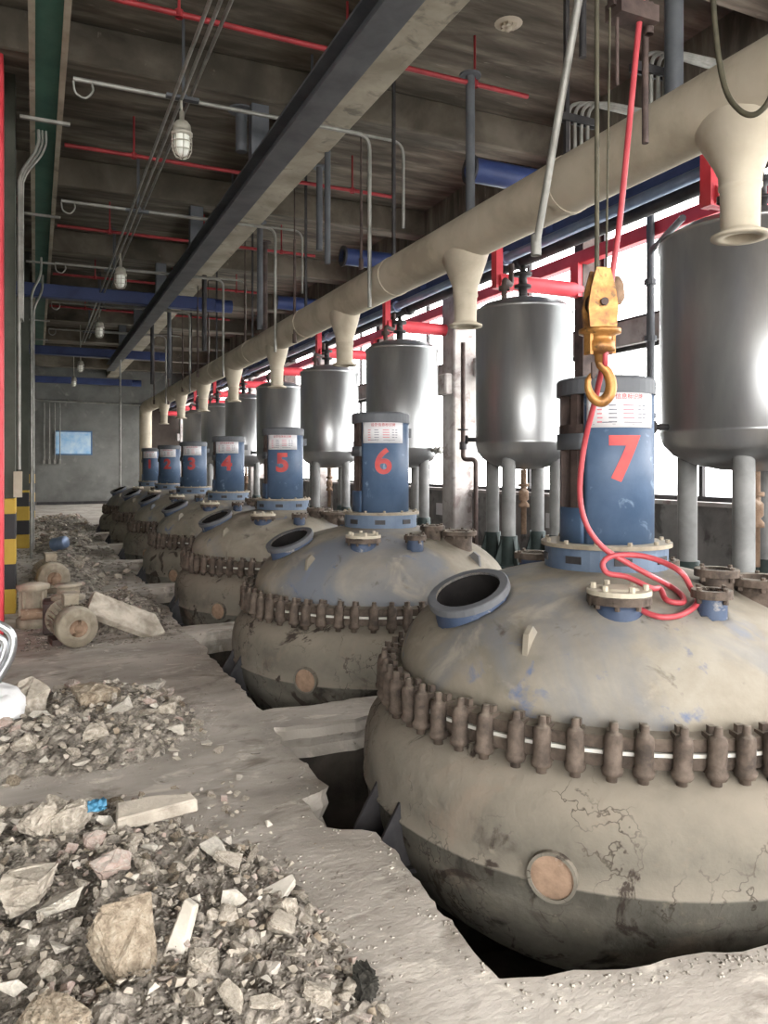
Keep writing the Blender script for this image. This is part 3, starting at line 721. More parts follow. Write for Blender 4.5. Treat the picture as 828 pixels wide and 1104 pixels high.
# ------------------------------------------------------------------ conduits
XL = 0.30
for k, y in enumerate((7.2, 10.58, 13.9, 17.2, 20.6)):
    nm = ['nearest', 'second', 'third', 'fourth', 'fifth'][k]
    xr = 3.12; zlow = 3.15
    t = thing('conduit', (0, y, 4.9), nm + ' pale pair of conduits crossing the ceiling and dropping in front of the duct', 'conduit', 'conduits across the ceiling')
    mb = MB(); mb.tube(fillet([(XL, 0, 0), (xr-0.02, 0, 0), (xr-0.02, 0, zlow-4.9)], 0.14, 6), 0.020, 10); mb.build('tube', M['galv'], t)
    mb = MB(); mb.tube(fillet([(XL+1.0, 0.12, 0.05), (xr+0.42, 0.12, 0.05), (xr+0.42, 0.12, -0.85)], 0.14, 6), 0.016, 8); mb.build('tube', M['galv'], t)
    mb = MB(); mb.tube(spline([(XL, 0, -0.02), (XL+0.02, 0, -0.12), (XL+0.10, 0, -0.15), (XL+0.16, 0, -0.08), (XL+0.15, 0, -0.01)], 5), 0.010, 6); mb.build('cable_loop', M['galv'], t)
    for xx in (1.25, 2.5):
        mb = MB(); mb.box((xx-0.02, -0.03, 0.0), (xx+0.02, 0.15, 0.04)); mb.bar((xx, 0.05, 0.03), (xx, 0.05, CZ-4.905), 0.02, 0.02)
        mb.build('clip', M['grey'], t)
# long twin conduits with the lamps
t = thing('conduit', (1.16, 0, 4.83), 'twin pale conduits carrying the caged lamps along the hall', 'conduit')
for dx in (-0.035, 0.035, 0.15):
    mb = MB(); mb.tube([(dx, -6, 0 if dx < 0.1 else 0.12), (dx, 22, 0 if dx < 0.1 else 0.12)], 0.016, 8); mb.build('tube', M['galv'], t)
for y in (3.5, 7.1, 10.5, 13.9, 17.3, 20.5):
    mb = MB(); mb.box((-0.09, y-0.03, 0.02), (0.20, y+0.03, 0.05)); mb.bar((0.06, y, 0.04), (0.06, y, CZ-4.835), 0.02, 0.02); mb.build('clip', M['grey'], t)
mb = MB()
mb.lathe([(0,0.22),(0.022,0.22),(0.022,0.14),(0.05,0.13),(0.075,0.10),(0.082,0.06),(0.082,0.03),(0.095,0.028),(0.095,0.005),(0.07,0.0)], 20); lm1 = mb.mesh('housing', M['lampm'])
mb = MB(); mb.lathe([(0.068,0.0),(0.072,-0.04),(0.070,-0.11),(0.052,-0.16),(0.02,-0.18),(0,-0.182)], 20); lm2 = mb.mesh('glass', M['lamp'])
mb = MB()
for k in range(8):
    a = 2*PI*k/8; ca, sa = math.cos(a), math.sin(a)
    mb.tube([(r_*ca, r_*sa, z_) for r_, z_ in ((0.085,0.0),(0.087,-0.06),(0.083,-0.13),(0.06,-0.185),(0.02,-0.20))], 0.0045, 5)
for r_, z_ in ((0.087,-0.06),(0.083,-0.13)): mb.tube([(r_*math.cos(2*PI*i/20), r_*math.sin(2*PI*i/20), z_) for i in range(21)], 0.0045, 5, cap=False)
lm3 = mb.mesh('cage', M['lampm'])
LL = ['nearest caged milky lamp hanging from the twin conduits', 'second caged lamp along the twin conduits', 'third caged lamp along the twin conduits', 'fourth caged lamp, small, near the end of the twin conduits', 'farthest caged lamp, just before the last blue beam']
for k, (x, y, z) in enumerate(((1.20, 7.05, 4.50), (1.20, 12.5, 4.47), (1.20, 16.8, 4.36), (1.20, 24.0, 4.45), (1.2, 28.2, 4.42))):
    t = thing('caged_lamp', (x, y, z), LL[k], 'lamp', 'caged lamps')
    link('housing', lm1, None, t); g = link('glass', lm2, None, t); link('cage', lm3, None, t)
    mb = MB(); mb.tube([(0, 0, 0.2), (-0.008, 0, 4.83-z if y < 20 else CZ-z)], 0.012, 8); mb.build('stem', M['lampm'], t)

# red sprinkler pipes
for k, y in enumerate((6.3, 9.4, 12.6, 15.8, 19.0)):
    nm = ['nearest', 'second', 'third', 'fourth', 'farthest'][k]
    t = thing('sprinkler_pipe', (0.3, y, 5.16), nm + ' thin red sprinkler pipe crossing under the ceiling', 'pipe', 'red sprinkler pipes')
    mb = MB(); mb.tube([(0, 0, 0), (4.1, 0, 0)], 0.024, 10); mb.build('tube', M['redd'], t)
    for xx in (0.75, 2.2, 3.5):
        mb = MB(); mb.tube([(xx, 0, 0), (xx, 0, CZ-5.16)], 0.012, 6); mb.lathe([(0.035,-0.03),(0.035,0.03)], 8, c=(xx, 0, 0)); mb.build('hanger', M['redd'], t)
# dark hanger posts from the ceiling
post = []
def hpost(x, y, z0, z1, r, m, label, flange=True, box=False):
    mb = MB()
    mb.tube([(0, 0, z0), (0, 0, z1)], r, 12)
    if flange: mb.lathe([(0, z1), (r*2.3, z1), (r*2.3, z1-0.02), (r, z1-0.02)], 14, sm=False)
    if box: mb.box((-0.05, -0.04, z0), (0.05, 0.04, z0+0.1))
    o = mb.build('hanger_post', m, loc=(x, y, 0)); tag(o, label, 'post', 'posts hanging from the ceiling'); return o
hpost(3.75, 6.3, 3.5, 5.24, 0.045, M['grey'], 'dark blue-grey post below the nearest red sprinkler pipe')
hpost(3.50, 3.50, 3.55, CZ, 0.055, M['grey'], 'thick dark post at the top, just right of the bunched conduits')
hpost(2.98, 3.7, 3.98, CZ, 0.022, M['dark'], 'thin black rod left of the green hoist rope')
hpost(3.2, 9.0, 4.2, 5.24, 0.04, M['grey'], 'grey post left of the second red sprinkler pipe end')
hpost(3.05, 8.3, 3.85, CZ, 0.035, M['grey'], 'short grey post beside the nearest dropping conduit')
hpost(3.1, 11.4, 3.6, 5.24, 0.045, M['grey'], 'grey post below the third ceiling beam')
hpost(3.45, 12.4, 3.7, 5.24, 0.05, M['brown'], 'brown post behind the third conduit drop')
hpost(2.9, 14.6, 3.7, 5.24, 0.045, M['dark'], 'black post before the nearest blue cross beam')
hpost(2.50, 2.67, 2.99, CZ, 0.015, M['brown'], 'thin brown rod hanging right of the red hose', flange=False, box=False)
hpost(2.75, 17.8, 3.5, 5.24, 0.045, M['grey'], 'far grey post behind the blue cross beam end')
hpost(2.7, 20.2, 3.6, 5.24, 0.045, M['dark'], 'far black post near the end of the monorail')
hpost(1.95, 7.9, 4.80, 5.24, 0.06, M['grey'], 'short wide grey hanger above the nearest conduit pair')
RL = ['thin brown rod hanging past the duct by its third flared drop', 'thin brown rod by the fourth flared drop of the duct', 'thin brown rod by the fifth flared drop of the duct', 'thin brown rod by the sixth flared drop of the duct', 'thin brown rod by the seventh flared drop of the duct', 'thin brown rod before the second flared drop, above the casing numbered 5', 'thin brown rod before the nearest long blue beam', 'farthest thin brown rod, close to the duct elbow']
for k, (x, y, z0, z1) in enumerate(((3.2, 10.0, 3.2, 4.6), (3.35, 13.3, 3.5, 4.9), (3.3, 16.2, 3.3, 4.7), (3.2, 18.7, 3.3, 4.7), (3.3, 21.5, 3.2, 4.6), (3.3, 7.9, 3.72, 4.6), (2.95, 15.5, 3.3, 4.7), (3.1, 22.8, 3.3, 4.6))):
    mb = MB(); mb.tube([(0, 0, z0), (0, 0, z1)], 0.018, 8); mb.lathe([(0.03,z0),(0.03,z0+0.12)], 8); mb.tube([(0,0,z1-0.05),(0,0,CZ)], 0.010, 6)
    tag(mb.build('hanging_rod', M['brown'], loc=(x, y, 0)), RL[k], 'rod', 'brown rods above the duct')

# bunches of four conduits that bend down behind the duct
for k, (x, y, lab) in enumerate(((3.50, 3.62, 'bunch of four bent conduits just right of the hanging red hose'), (3.50, 4.35, 'bunch of four bent conduits left of the green hoist rope'))):
    t = thing('conduit_bunch', (x-0.02, y, 3.82), lab, 'conduit', 'bunched conduits')
    for q in range(4):
        mb = MB(); xx = -0.10+0.055*q
        mb.tube(fillet([(xx, 0, -0.3), (xx, 0, 0.22-0.0*q), (xx+0.15, 0.05, 0.30+0.012*q), (1.5, 0.05-0.03*q, 0.30+0.012*q)], 0.12, 6), 0.013, 8); mb.build('tube', M['galv'], t)
    mb = MB(); mb.box((-0.19, -0.03, 0.11), (0.14, -0.015, 0.16)); mb.box((-0.19, 0.015, 0.11), (0.14, 0.03, 0.16)); mb.build('clamp_bar', M['dark'], t)

# slanted pole, cable loop, ceiling rosette
mb = MB(); mb.tube([(2.62, 3.15, 4.44), (2.65, 3.72, 2.78)], 0.022, 10); mb.lathe([(0.03,0),(0.03,0.12)], 10, M=Matrix.Translation((2.65, 3.71, 2.76)))
tag(mb.build('slanted_pole', M['galv']), 'slanted galvanised pole hanging in front of the cream duct', 'pole')
mb = MB(); mb.tube(spline([(2.86, 2.68, 4.9), (2.88, 2.64, 3.75), (2.90, 2.60, 3.33), (2.90, 2.51, 3.15), (2.93, 2.43, 3.11), (2.95, 2.36, 3.22), (2.96, 2.30, 3.6), (2.97, 2.25, 4.9)], 8), 0.013, 8)
tag(mb.build('hanging_cable', M['cable']), 'dark cable loop hanging in front of the duct at the right edge', 'cable')
mb = MB(); mb.lathe([(0,-0.05),(0.03,-0.05),(0.04,-0.015),(0.10,-0.01),(0.13,0)], 18)
for k in range(6):
    a = k*PI/3; mb.box((0.05*math.cos(a)-0.02, 0.05*math.sin(a)-0.02, -0.04), (0.05*math.cos(a)+0.02, 0.05*math.sin(a)+0.02, -0.01))
tag(mb.build('ceiling_rosette', M['duct'], loc=(3.98, 6.0, CZ)), 'pale round fixture plate on the concrete ceiling', 'fixture')

# ------------------------------------------------------------------ hoist rope, hook block, red hose
t = thing('hook_block', (2.10, 2.50, 1.90), 'yellow crane hook block hanging above the reactor numbered 7', 'hook')
mb = MB()   # upper shell: two cheeks tapering upwards
def cheek(m_, s_):
    q = [(-0.055,0.20),(-0.062,0.28),(-0.05,0.36),(-0.028,0.44),(0.028,0.44),(0.05,0.36),(0.062,0.28),(0.055,0.20)]
    n = len(q); m_.add([(x, s_*0.035-0.008, z) for x, z in q]+[(x, s_*0.035+0.008, z) for x, z in q], [tuple(range(n)), tuple(range(2*n-1, n-1, -1))]+[(i, (i+1)%n, (i+1)%n+n, i+n) for i in range(n)])
cheek(mb, 1); cheek(mb, -1)
o = mb.build('cheek_plate', M['gold'], t); o.rotation_euler = (0, 0, -YAW*0.8)
mb = MB(); mb.lathe([(0.0,-0.022),(0.055,-0.022),(0.044,0),(0.055,0.022),(0,0.022)], 20, M=Matrix.Translation((0, 0, 0.30)) @ Matrix.Rotation(R(90), 4, 'X')); mb.tube([(0,-0.06,0.30),(0,0.06,0.30)], 0.016, 10)
o = mb.build('sheave', M['brown'], t); o.rotation_euler = (0, 0, -YAW*0.8)
mb = MB(); mb.lathe([(0,0.205),(0.055,0.20),(0.085,0.195),(0.085,0.178),(0.05,0.17),(0.045,0.15),(0.06,0.145),(0.06,0.105),(0.04,0.10),(0.022,0.09),(0.02,0.06),(0,0.06)], 20)
mb.box((-0.065,-0.02,0.09),(-0.05,0.02,0.19)); mb.box((0.05,-0.02,0.10),(0.065,0.02,0.19)); mb.build('swivel', M['gold'], t)
mb = MB()
hp = [(0, 0.09), (0.0, 0.055), (0.030, 0.025), (0.047, -0.02), (0.042, -0.065), (0.012, -0.098), (-0.022, -0.09), (-0.046, -0.055), (-0.05, -0.015), (-0.035, 0.012)]
pp = spline([(x, 0, z) for x, z in hp], 5); n = len(pp)
mb.tube(pp, [0.013+0.009*math.sin(PI*min(1, i/(n*0.85)))*1.2 if i < n*0.9 else 0.010 for i in range(n)], 12)
o = mb.build('hook', M['gold'], t); o.rotation_euler = (0, 0, -YAW*0.8); o['label'] = 'worn yellow forged hook'
mb = MB(); mb.box((-0.012,-0.004,-0.005),(0.004,0.004,0.06)); o = mb.build('safety_latch', M['brown'], t); o.location = (-0.03, 0, 0.0)
mb = MB(); mb.lathe([(0,0.30),(0.02,0.305),(0.035,0.33),(0.032,0.39),(0.015,0.42),(0,0.42)], 12, c=(0.085, 0, 0)); mb.build('stop_weight', M['rustp'], t)
mb = MB(); mb.tube([(2.085, 2.50, 2.30), (2.085, 2.50, 4.42)], 0.0095, 8); mb.tube([(2.14, 2.51, 2.26), (2.18, 2.51, 4.42)], 0.005, 6)
tag(mb.build('hoist_rope', M['cable']), 'dark greenish hoist rope running up from the yellow hook block', 'rope')
mb = MB(); mb.box((-0.10,-0.05,0.0),(0.10,0.05,0.07)); mb.tube([(-0.08,0,0.02),(-0.08,0,-0.28)],0.008,6); mb.box((-0.115,-0.02,0.04),(-0.09,0.02,0.12)); mb.lathe([(0.02,-0.03),(0.02,0.1)],10,c=(0.09,0,0))
tag(mb.build('rope_guide', M['brown'], loc=(2.27, 2.50, 3.39)), 'small brown bar clamp holding the red hose near the top', 'clamp')
def P(px, py, zc):
    X = (px-38)*zc*math.cos(YAW)/830; return (X, (zc-math.sin(YAW)*X)/math.cos(YAW), EYE-(py-502)*zc/830)
hose = [(2.52, 2.62, 4.9), (2.42, 2.55, 3.9), (2.3, 2.49, 3.4), (2.24, 2.47, 3.05), (2.17, 2.46, 2.55), (2.12, 2.47, 2.2), (2.11, 2.48, 1.96), (2.153, 2.538, 1.972), (2.187, 2.632, 1.826), (2.196, 2.716, 1.63), (2.203, 2.756, 1.425), (2.236, 2.753, 1.28), (2.304, 2.722, 1.176), (2.391, 2.671, 1.111), (2.47, 2.614, 1.057), (2.6, 2.63, 1.0), (2.575, 2.53, 0.975), (2.52, 2.47, 0.955)]
coil = [(2.46, 2.5, 0.965), (2.5, 2.58, 1.0), (2.427, 2.556, 1.01), (2.353, 2.623, 1.054), (2.289, 2.674, 1.068), (2.284, 2.698, 1.11), (2.342, 2.694, 1.14), (2.447, 2.646, 1.14), (2.511, 2.573, 1.116), (2.54, 2.494, 1.076), (2.63, 2.53, 1.0), (2.585, 2.45, 0.955), (2.46, 2.416, 0.918), (2.363, 2.437, 0.912), (2.323, 2.501, 0.932), (2.334, 2.546, 0.95)]
mb = MB(); mb.tube(spline(hose+coil, 8), 0.0125, 10)
tag(mb.build('hose', M['hose']), 'red rubber hose hanging from above and coiled on the nearest reactor lid', 'hose')

# ------------------------------------------------------------------ left side: columns, conduits
mb = MB(); mb.box((-0.55, 7.7, 0), (-0.262, 8.0, 5.6)); tag(mb.build('red_column', M['red'], bev=0.02), 'bright red steel column at the left edge', 'column')
def column(x0, x1, y0, y1, hz, lab, cap=False):
    t = thing('hazard_column', (0, 0, 0), lab, 'column', 'columns with hazard bands')
    mb = MB(); mb.box((x0, y0, 0), (x1, y1, hz)); mb.build('painted_foot', M['hazard'], t, bev=0.01)
    mb = MB(); mb.box((x0+0.005, y0+0.005, hz), (x1-0.005, y1, 5.6)); mb.build('shaft', M['colg'], t)
column(-0.75, -0.185, 8.85, 9.3, 1.2, 'grey-green column with yellow and black foot beside the red column')
column(-0.50, -0.10, 15.8, 16.2, 1.08, 'second column with yellow and black foot, behind the pale pipe')
column(-0.35, 0.0, 24.0, 24.4, 1.4, 'farthest column with yellow and black foot')
t = thing('conduit', (0, 0, 0), 'pale conduits curving from the green beam down the left columns', 'conduit')
for q in range(3):
    mb = MB(); o_ = 0.035*q
    mb.tube(spline([(0.03+o_, 8.7, 5.0), (0.03+o_, 8.68, 4.86), (-0.02+o_, 8.67, 4.72), (-0.10+o_*0.8, 8.66, 4.58), (-0.145+o_*0.6, 8.65, 4.45), (-0.15+o_*0.5, 8.64, 4.25), (-0.15+o_*0.5, 8.64, 3.0), (-0.15+o_*0.5, 8.64, 1.5 if q == 0 else 4.1)], 6), 0.017 if q == 0 else 0.012, 8)
    mb.build('tube', M['galv'], t)
mb = MB(); mb.box((-0.20, 8.60, 1.22), (-0.12, 8.70, 1.48)); mb.build('junction_box', M['cream'], t)
for k, (x, y) in enumerate(((-0.06, 14.0), (-0.03, 15.3))):
    mb = MB(); mb.tube(fillet([(x, y, 0.0), (x, y, 4.4), (x+0.15, y, 4.7), (x+0.15, y, 5.0)], 0.2, 5), 0.02, 8)
    tag(mb.build('conduit', M['galv']), ['pale vertical pipe behind the pale conduit of the first column', 'pale vertical pipe against the second column'][k], 'conduit')

# far wall details
t = thing('notice_board', (1.38, 32.95, 2.44), 'light blue notice board on the far grey wall', 'board')
mb = MB(); mb.box((-0.70, -0.04, -0.48), (0.70, 0.05, 0.48)); mb.build('frame', M['boardf'], t)
mb = MB(); mb.box((-0.64, -0.055, -0.43), (0.64, -0.04, 0.43)); mb.build('sheet', M['board'], t)
for q in range(4):
    mb = MB(); mb.tube([(0.32+0.19*q, 32.9, 1.75), (0.32+0.19*q, 32.9, 4.0)], 0.02, 6); mb.box((0.28+0.19*q, 32.84, 1.6), (0.36+0.19*q, 32.96, 1.8))
    tag(mb.build('wall_conduit', M['galv']), 'thin vertical wall conduit with a small switch, %s from the notice board' % ['fourth', 'third', 'second', 'first'][q], 'conduit', 'conduits beside the notice board')
pipe_thing('pipe', [(0.0, 32.965, 4.1), (4.2, 32.965, 4.02)], 0.035, M['galv'], 'white horizontal pipe high on the far wall')
pipe_thing('pipe', [(2.12, 22.2, 0.9), (2.12, 22.2, 4.44)], 0.025, M['galv'], 'thin white vertical pipe below the far end of the monorail')
# papers on the sill wall
for k, y in enumerate((4.80, 7.62, 10.45, 13.3, 2.0)):
    mb = MB(); mb.box((WX-0.012, y-0.14, 0.78), (WX-0.002, y+0.14, 0.96))
    tag(mb.build('wall_label', M['paper']), ['white paper label on the low wall under the largest tank', 'white paper label on the low wall left of the casing numbered 7', 'white paper label on the low wall left of the column', 'small white label on the low wall beyond the column', 'white paper label on the low wall outside the right edge'][k], 'label', 'labels on the low wall')
# down pipes on the window side
t = thing('downpipe', (5.45, 5.75, 0), 'thin grey vertical pipe with joints between the yellow hook and the largest tank', 'pipe')
mb = MB(); mb.tube([(0, 0, 0.5), (0, 0, 4.0)], 0.04, 10)
for z in (2.0, 2.75, 3.3): mb.lathe([(0.04, z), (0.06, z), (0.06, z+0.05), (0.04, z+0.05)], 12, sm=False)
mb.build('tube', M['grey'], t)
mb = MB(); mb.tube([(0, 0, 3.62), (-0.5, -0.9, 3.62)], 0.03, 8); mb.build('branch', M['grey'], t)
t = thing('downpipe', (5.1, 8.75, 0), 'brown vertical pipe with valve in front of the pinkish column', 'pipe')
mb = MB(); mb.tube(fillet([(0, 0, 3.15), (0, 0, 1.62), (0.12, -0.12, 1.62), (0.12,-0.12,0)], 0.06), 0.03, 10); mb.build('tube', M['brown'], t)
mb = MB(); mb.lathe([(0.0,0),(0.07,0),(0.07,0.02),(0,0.02)], 12, c=(0, 0, 2.0)); mb.lathe([(0.05,1.75),(0.05,1.85)], 10); mb.build('valve', M['dark'], t)

# ------------------------------------------------------------------ rocks
random.seed(11)
def rock_mesh(n, dims, bump=0.0, seed=0):
    rnd = random.Random(seed); bm = bmesh.new()
    for i in range(n):
        while True:
            p = Vector((rnd.uniform(-1,1), rnd.uniform(-1,1), rnd.uniform(-1,1)))
            if 0.55 < p.length < 1.25: break
        bm.verts.new((p.x*dims[0]/2, p.y*dims[1]/2, p.z*dims[2]/2))
    r = bmesh.ops.convex_hull(bm, input=bm.verts)
    bmesh.ops.delete(bm, geom=[g for g in r['geom_interior'] if isinstance(g, bmesh.types.BMVert)], context='VERTS')
    bmesh.ops.dissolve_limit(bm, angle_limit=R(9), verts=bm.verts, edges=bm.edges)
    if bump:
        bmesh.ops.bevel(bm, geom=list(bm.edges), offset=min(dims)*0.07, segments=1, affect='EDGES', clamp_overlap=True)
        bmesh.ops.triangulate(bm, faces=bm.faces)
        bmesh.ops.subdivide_edges(bm, edges=bm.edges, cuts=2, use_grid_fill=True)
        for v in bm.verts: v.co += v.co.normalized()*bump*fbm(v.co.x*22, v.co.y*22, v.co.z*22+seed)
    bmesh.ops.recalc_face_normals(bm, faces=bm.faces)
    me = bpy.data.meshes.new('rock'); bm.to_mesh(me); bm.free()
    return me
shapes = [(1,0.8,0.6),(1,0.6,0.5),(1,1,0.8),(1,0.7,0.35),(1,0.9,0.3),(1,0.5,0.4),(0.9,0.8,0.7),(1,0.65,0.65)]
rm = {}
for key in ('rockA', 'rockB', 'rockC', 'rockE'):
    rm[key] = []
    for q in range(12 if key == 'rockA' else 5):
        me = rock_mesh(13, shapes[q % 8], 0.035 if key != 'rockE' else 0, seed=q+len(key)*17+ord(key[-1])); me.materials.append(M[key]); rm[key].append(me)

# mounds: (centre, radii, height)
mounds = [((0.10, 2.45), (0.80, 1.05), 0.15), ((0.02, 3.05), (0.62, 0.72), 0.15), ((0.55, 2.2), (0.36, 0.5), 0.05),
          ((0.28, 4.85), (0.62, 0.75), 0.16), ((-0.2, 4.7), (0.5, 0.5), 0.12),
          ((0.78, 8.35), (0.42, 0.95), 0.20), ((0.42, 11.5), (0.52, 1.6), 0.22), ((0.48, 16), (0.55, 2.2), 0.18), ((0.7, 22), (0.68, 3.5), 0.15)]
def mh(x, y):
    h = 0
    for (cx, cy), (rx, ry), hh in mounds:
        d = ((x-cx)/rx)**2+((y-cy)/ry)**2
        if d < 1: h = max(h, hh*(1-d)**0.8)
    if h > 0: h *= 1+0.35*fbm(x*5, y*5, 4)
    return h
names = [('near', 0, 3), ('middle', 3, 5), ('behind', 5, 6), ('far', 6, 9)]
MLAB = ['earthy base of the near rubble heap', 'earthy base of the middle rubble heap', 'gravel heap behind the tilted slab', 'earthy base of the far rubble heaps']
for (nm, a, b), lab in zip(names, MLAB):
    mb = MB(); x0 = min(m[0][0]-m[1][0] for m in mounds[a:b]); x1 = max(m[0][0]+m[1][0] for m in mounds[a:b])
    y0 = min(m[0][1]-m[1][1] for m in mounds[a:b]); y1 = max(m[0][1]+m[1][1] for m in mounds[a:b])
    st = 0.022 if nm == 'near' else (0.03 if nm == 'middle' else (0.04 if nm == 'behind' else 0.09))
    nx, ny = int((x1-x0)/st)+1, int((y1-y0)/st)+1; vs = []
    for i in range(nx+1):
        for j in range(ny+1):
            x, y = x0+(x1-x0)*i/nx, y0+(y1-y0)*j/ny; h = mh(x, y)
            vs.append((x, y, ground(x, y)-0.02+(h*0.9+0.03*fbm(x*14, y*14, 2)+0.015*fbm(x*40, y*40, 6)+0.02 if h > 0.003 else 0)))
    fs = [(i*(ny+1)+j, (i+1)*(ny+1)+j, (i+1)*(ny+1)+j+1, i*(ny+1)+j+1) for i in range(nx) for j in range(ny)
          if max(mh(x0+(x1-x0)*i/nx, y0+(y1-y0)*j/ny), mh(x0+(x1-x0)*(i+1)/nx, y0+(y1-y0)*(j+1)/ny)) > 0]
    mb.add(vs, fs, False); tag(mb.build('rubble_heap', M['dirt']), lab, 'rubble', kind='stuff')

def put(me, name, x, y, z, s, rot=None, label=None, cat=None, group=None, sc=None):
    o = link(name, me); o.location = (x, y, z); o.rotation_euler = rot or (random.uniform(-0.5, 0.5), random.uniform(-0.5, 0.5), random.uniform(0, 6.28))
    o.scale = sc or (s, s, s)
    return tag(o, label, cat, group)
# individual stones that stand out
hero = [
 # px, py, depth on heap -> world x, y ; size ; proportions ; material ; label
 ((0.225, 2.32), 0.18, 0.26, (1,0.9,0.9), 'rockB', 'large brown pockmarked lump at the bottom of the near heap', 31),
 ((-0.02, 2.72), 0.17, 0.24, (1,0.85,0.75), 'rockA', 'large rounded grey lump low at the left edge of the near heap', 32),
 ((0.03, 3.20), 0.17, 0.22, (1,0.8,0.8), 'rockA', 'big smooth hump of concrete high on the left of the near heap', 33),
 ((0.21, 3.42), 0.12, 0.13, (1,0.85,0.75), 'rockE', 'pale round stone at the top of the near heap, behind the blue scrap', 34),
 ((0.13, 3.18), 0.17, 0.15, (0.8,0.8,1.0), 'rockA', 'upright block just left of the blue scrap', 35),
 ((0.05, 2.10), 0.15, 0.20, (1,0.9,0.8), 'rockB', 'yellow-brown block at the bottom left corner', 36),
 ((0.235, 2.78), 0.18, 0.17, (1,0.8,0.55), 'rockC', 'pinkish wedge in the middle of the near heap', 37),
 ((0.08, 2.60), 0.18, 0.17, (1,0.9,0.35), 'rockE', 'flat pale diamond-shaped piece on the near heap', 38),
 ((0.62, 2.16), 0.07, 0.10, (1,0.85,0.8), 'rockE', 'round tan stone near the foot of the near heap', 39),
 ((0.45, 2.22), 0.10, 0.14, (1,0.9,0.8), 'rockA', 'squat grey stone low in the near heap, left of the round tan one', 40),
 ((0.72, 2.05), 0.05, 0.10, (0.8,0.8,1.2), 'rockA', 'upright pale stone right of the round tan one', 41),
 ((0.56, 2.62), 0.06, 0.15, (1,0.5,0.4), 'rockE', 'pale stone right at the edge of the near heap, by the shard', 42),
 ((-0.05, 5.02), 0.16, 0.42, (1,0.7,0.4), 'rockA', 'broad tan lump on top of the middle heap beside the white sack', 43),
 ((0.33, 4.98), 0.17, 0.40, (1,0.8,0.35), 'rockB', 'sandy hump on top of the middle heap', 44),
 ((0.72, 5.35), 0.07, 0.22, (1,0.7,0.3), 'rockE', 'flat pale stone at the back of the middle heap', 45),
 ((0.70, 4.45), 0.05, 0.17, (1,0.45,0.45), 'rockE', 'slanted pale stone at the right foot of the middle heap', 46),
 ((0.30, 4.35), 0.10, 0.16, (1,0.8,0.9), 'rockA', 'boxy stone at the front foot of the middle heap', 47),
]
for (xy, z, s, dm_, mk, lab, sd_) in hero:
    me = rock_mesh(16, (1, dm_[1]/dm_[0], dm_[2]/dm_[0]), 0.05, seed=sd_); me.materials.append(M[mk])
    put(me, 'concrete_chunk', xy[0], xy[1], z, s, (random.uniform(-0.2,0.2), random.uniform(-0.2,0.2), random.uniform(0,6)), lab, 'rock', 'broken concrete chunks')
# flat plank-like slab, tall sliver, shard, dark clod, slab chip
def slab(name, q, h, m, loc, rot, label, cat='rock', group='broken concrete chunks'):
    n = len(q); mb = MB(); mb.add([(x, y, 0) for x, y in q]+[(x*0.97, y*0.97, h) for x, y in q], [tuple(range(n-1, -1, -1)), tuple(range(n, 2*n))]+[(i, (i+1)%n, (i+1)%n+n, i+n) for i in range(n)])
    o = mb.build(name, m, bev=min(h*0.15, 0.006), loc=loc, rot=rot); return tag(o, label, cat, group)
slab('concrete_slab', [(-0.16,-0.06),(0.17,-0.035),(0.16,0.02),(0.02,0.07),(-0.14,0.075)], 0.055, M['rockA'], (0.44, 3.22, 0.12), (0.10, -0.02, 0.05), 'long flat grey slab lying on top of the near heap', 'slab')
slab('concrete_sliver', [(-0.09,-0.03),(0.09,-0.022),(0.10,0.02),(-0.07,0.035)], 0.035, M['rockE'], (0.40, 2.32, 0.15), (0.4, -1.15, 0.5), 'tall pale sliver standing on edge low in the near heap')
slab('concrete_shard', [(-0.10,-0.03),(0.0,-0.045),(0.11,0.0),(0.12,0.035),(-0.06,0.045)], 0.03, M['rockE'], (0.74, 2.58, 0.035), (0.28, -0.12, 0.35), 'flat triangular shard lying just off the near heap on bare floor')
slab('concrete_shard', [(-0.07,-0.04),(0.06,-0.045),(0.085,0.01),(0.0,0.05),(-0.08,0.03)], 0.03, M['rockC'], (0.50, 2.56, 0.06), (0.15, 0.1, 0.2), 'reddish flat piece at the right edge of the near heap')
me = rock_mesh(20, (1, 0.9, 0.8), 0.14, seed=77); me.materials.append(M['rockD'])
put(me, 'dark_clod', 0.87, 2.08, 0.035, 0.115, (0.2, 0.1, 1), 'black clod on the bare floor at the bottom centre', 'clod')
mb = MB(); pts = []
for i in range(7):
    for j in range(6): pts.append(((i-3)*0.011+0.012*fbm(i*1.3, j*1.3, 7), (j-2.5)*0.009+0.010*fbm(i*1.1, j*1.4, 1), 0.035*fbm(i*0.9, j*0.9, 3)))
mb.add(pts, [(i*6+j, (i+1)*6+j, (i+1)*6+j+1, i*6+j+1) for i in range(6) for j in range(5)], True)
o = mb.build('plastic_scrap', M['scrap'], loc=(0.215, 3.17, 0.225), rot=(0.7, 0.1, 0.2)); tag(o, 'crumpled bright blue plastic scrap on the near heap', 'scrap')
s_ = o.modifiers.new('thickness', 'SOLIDIFY'); s_.thickness = 0.004
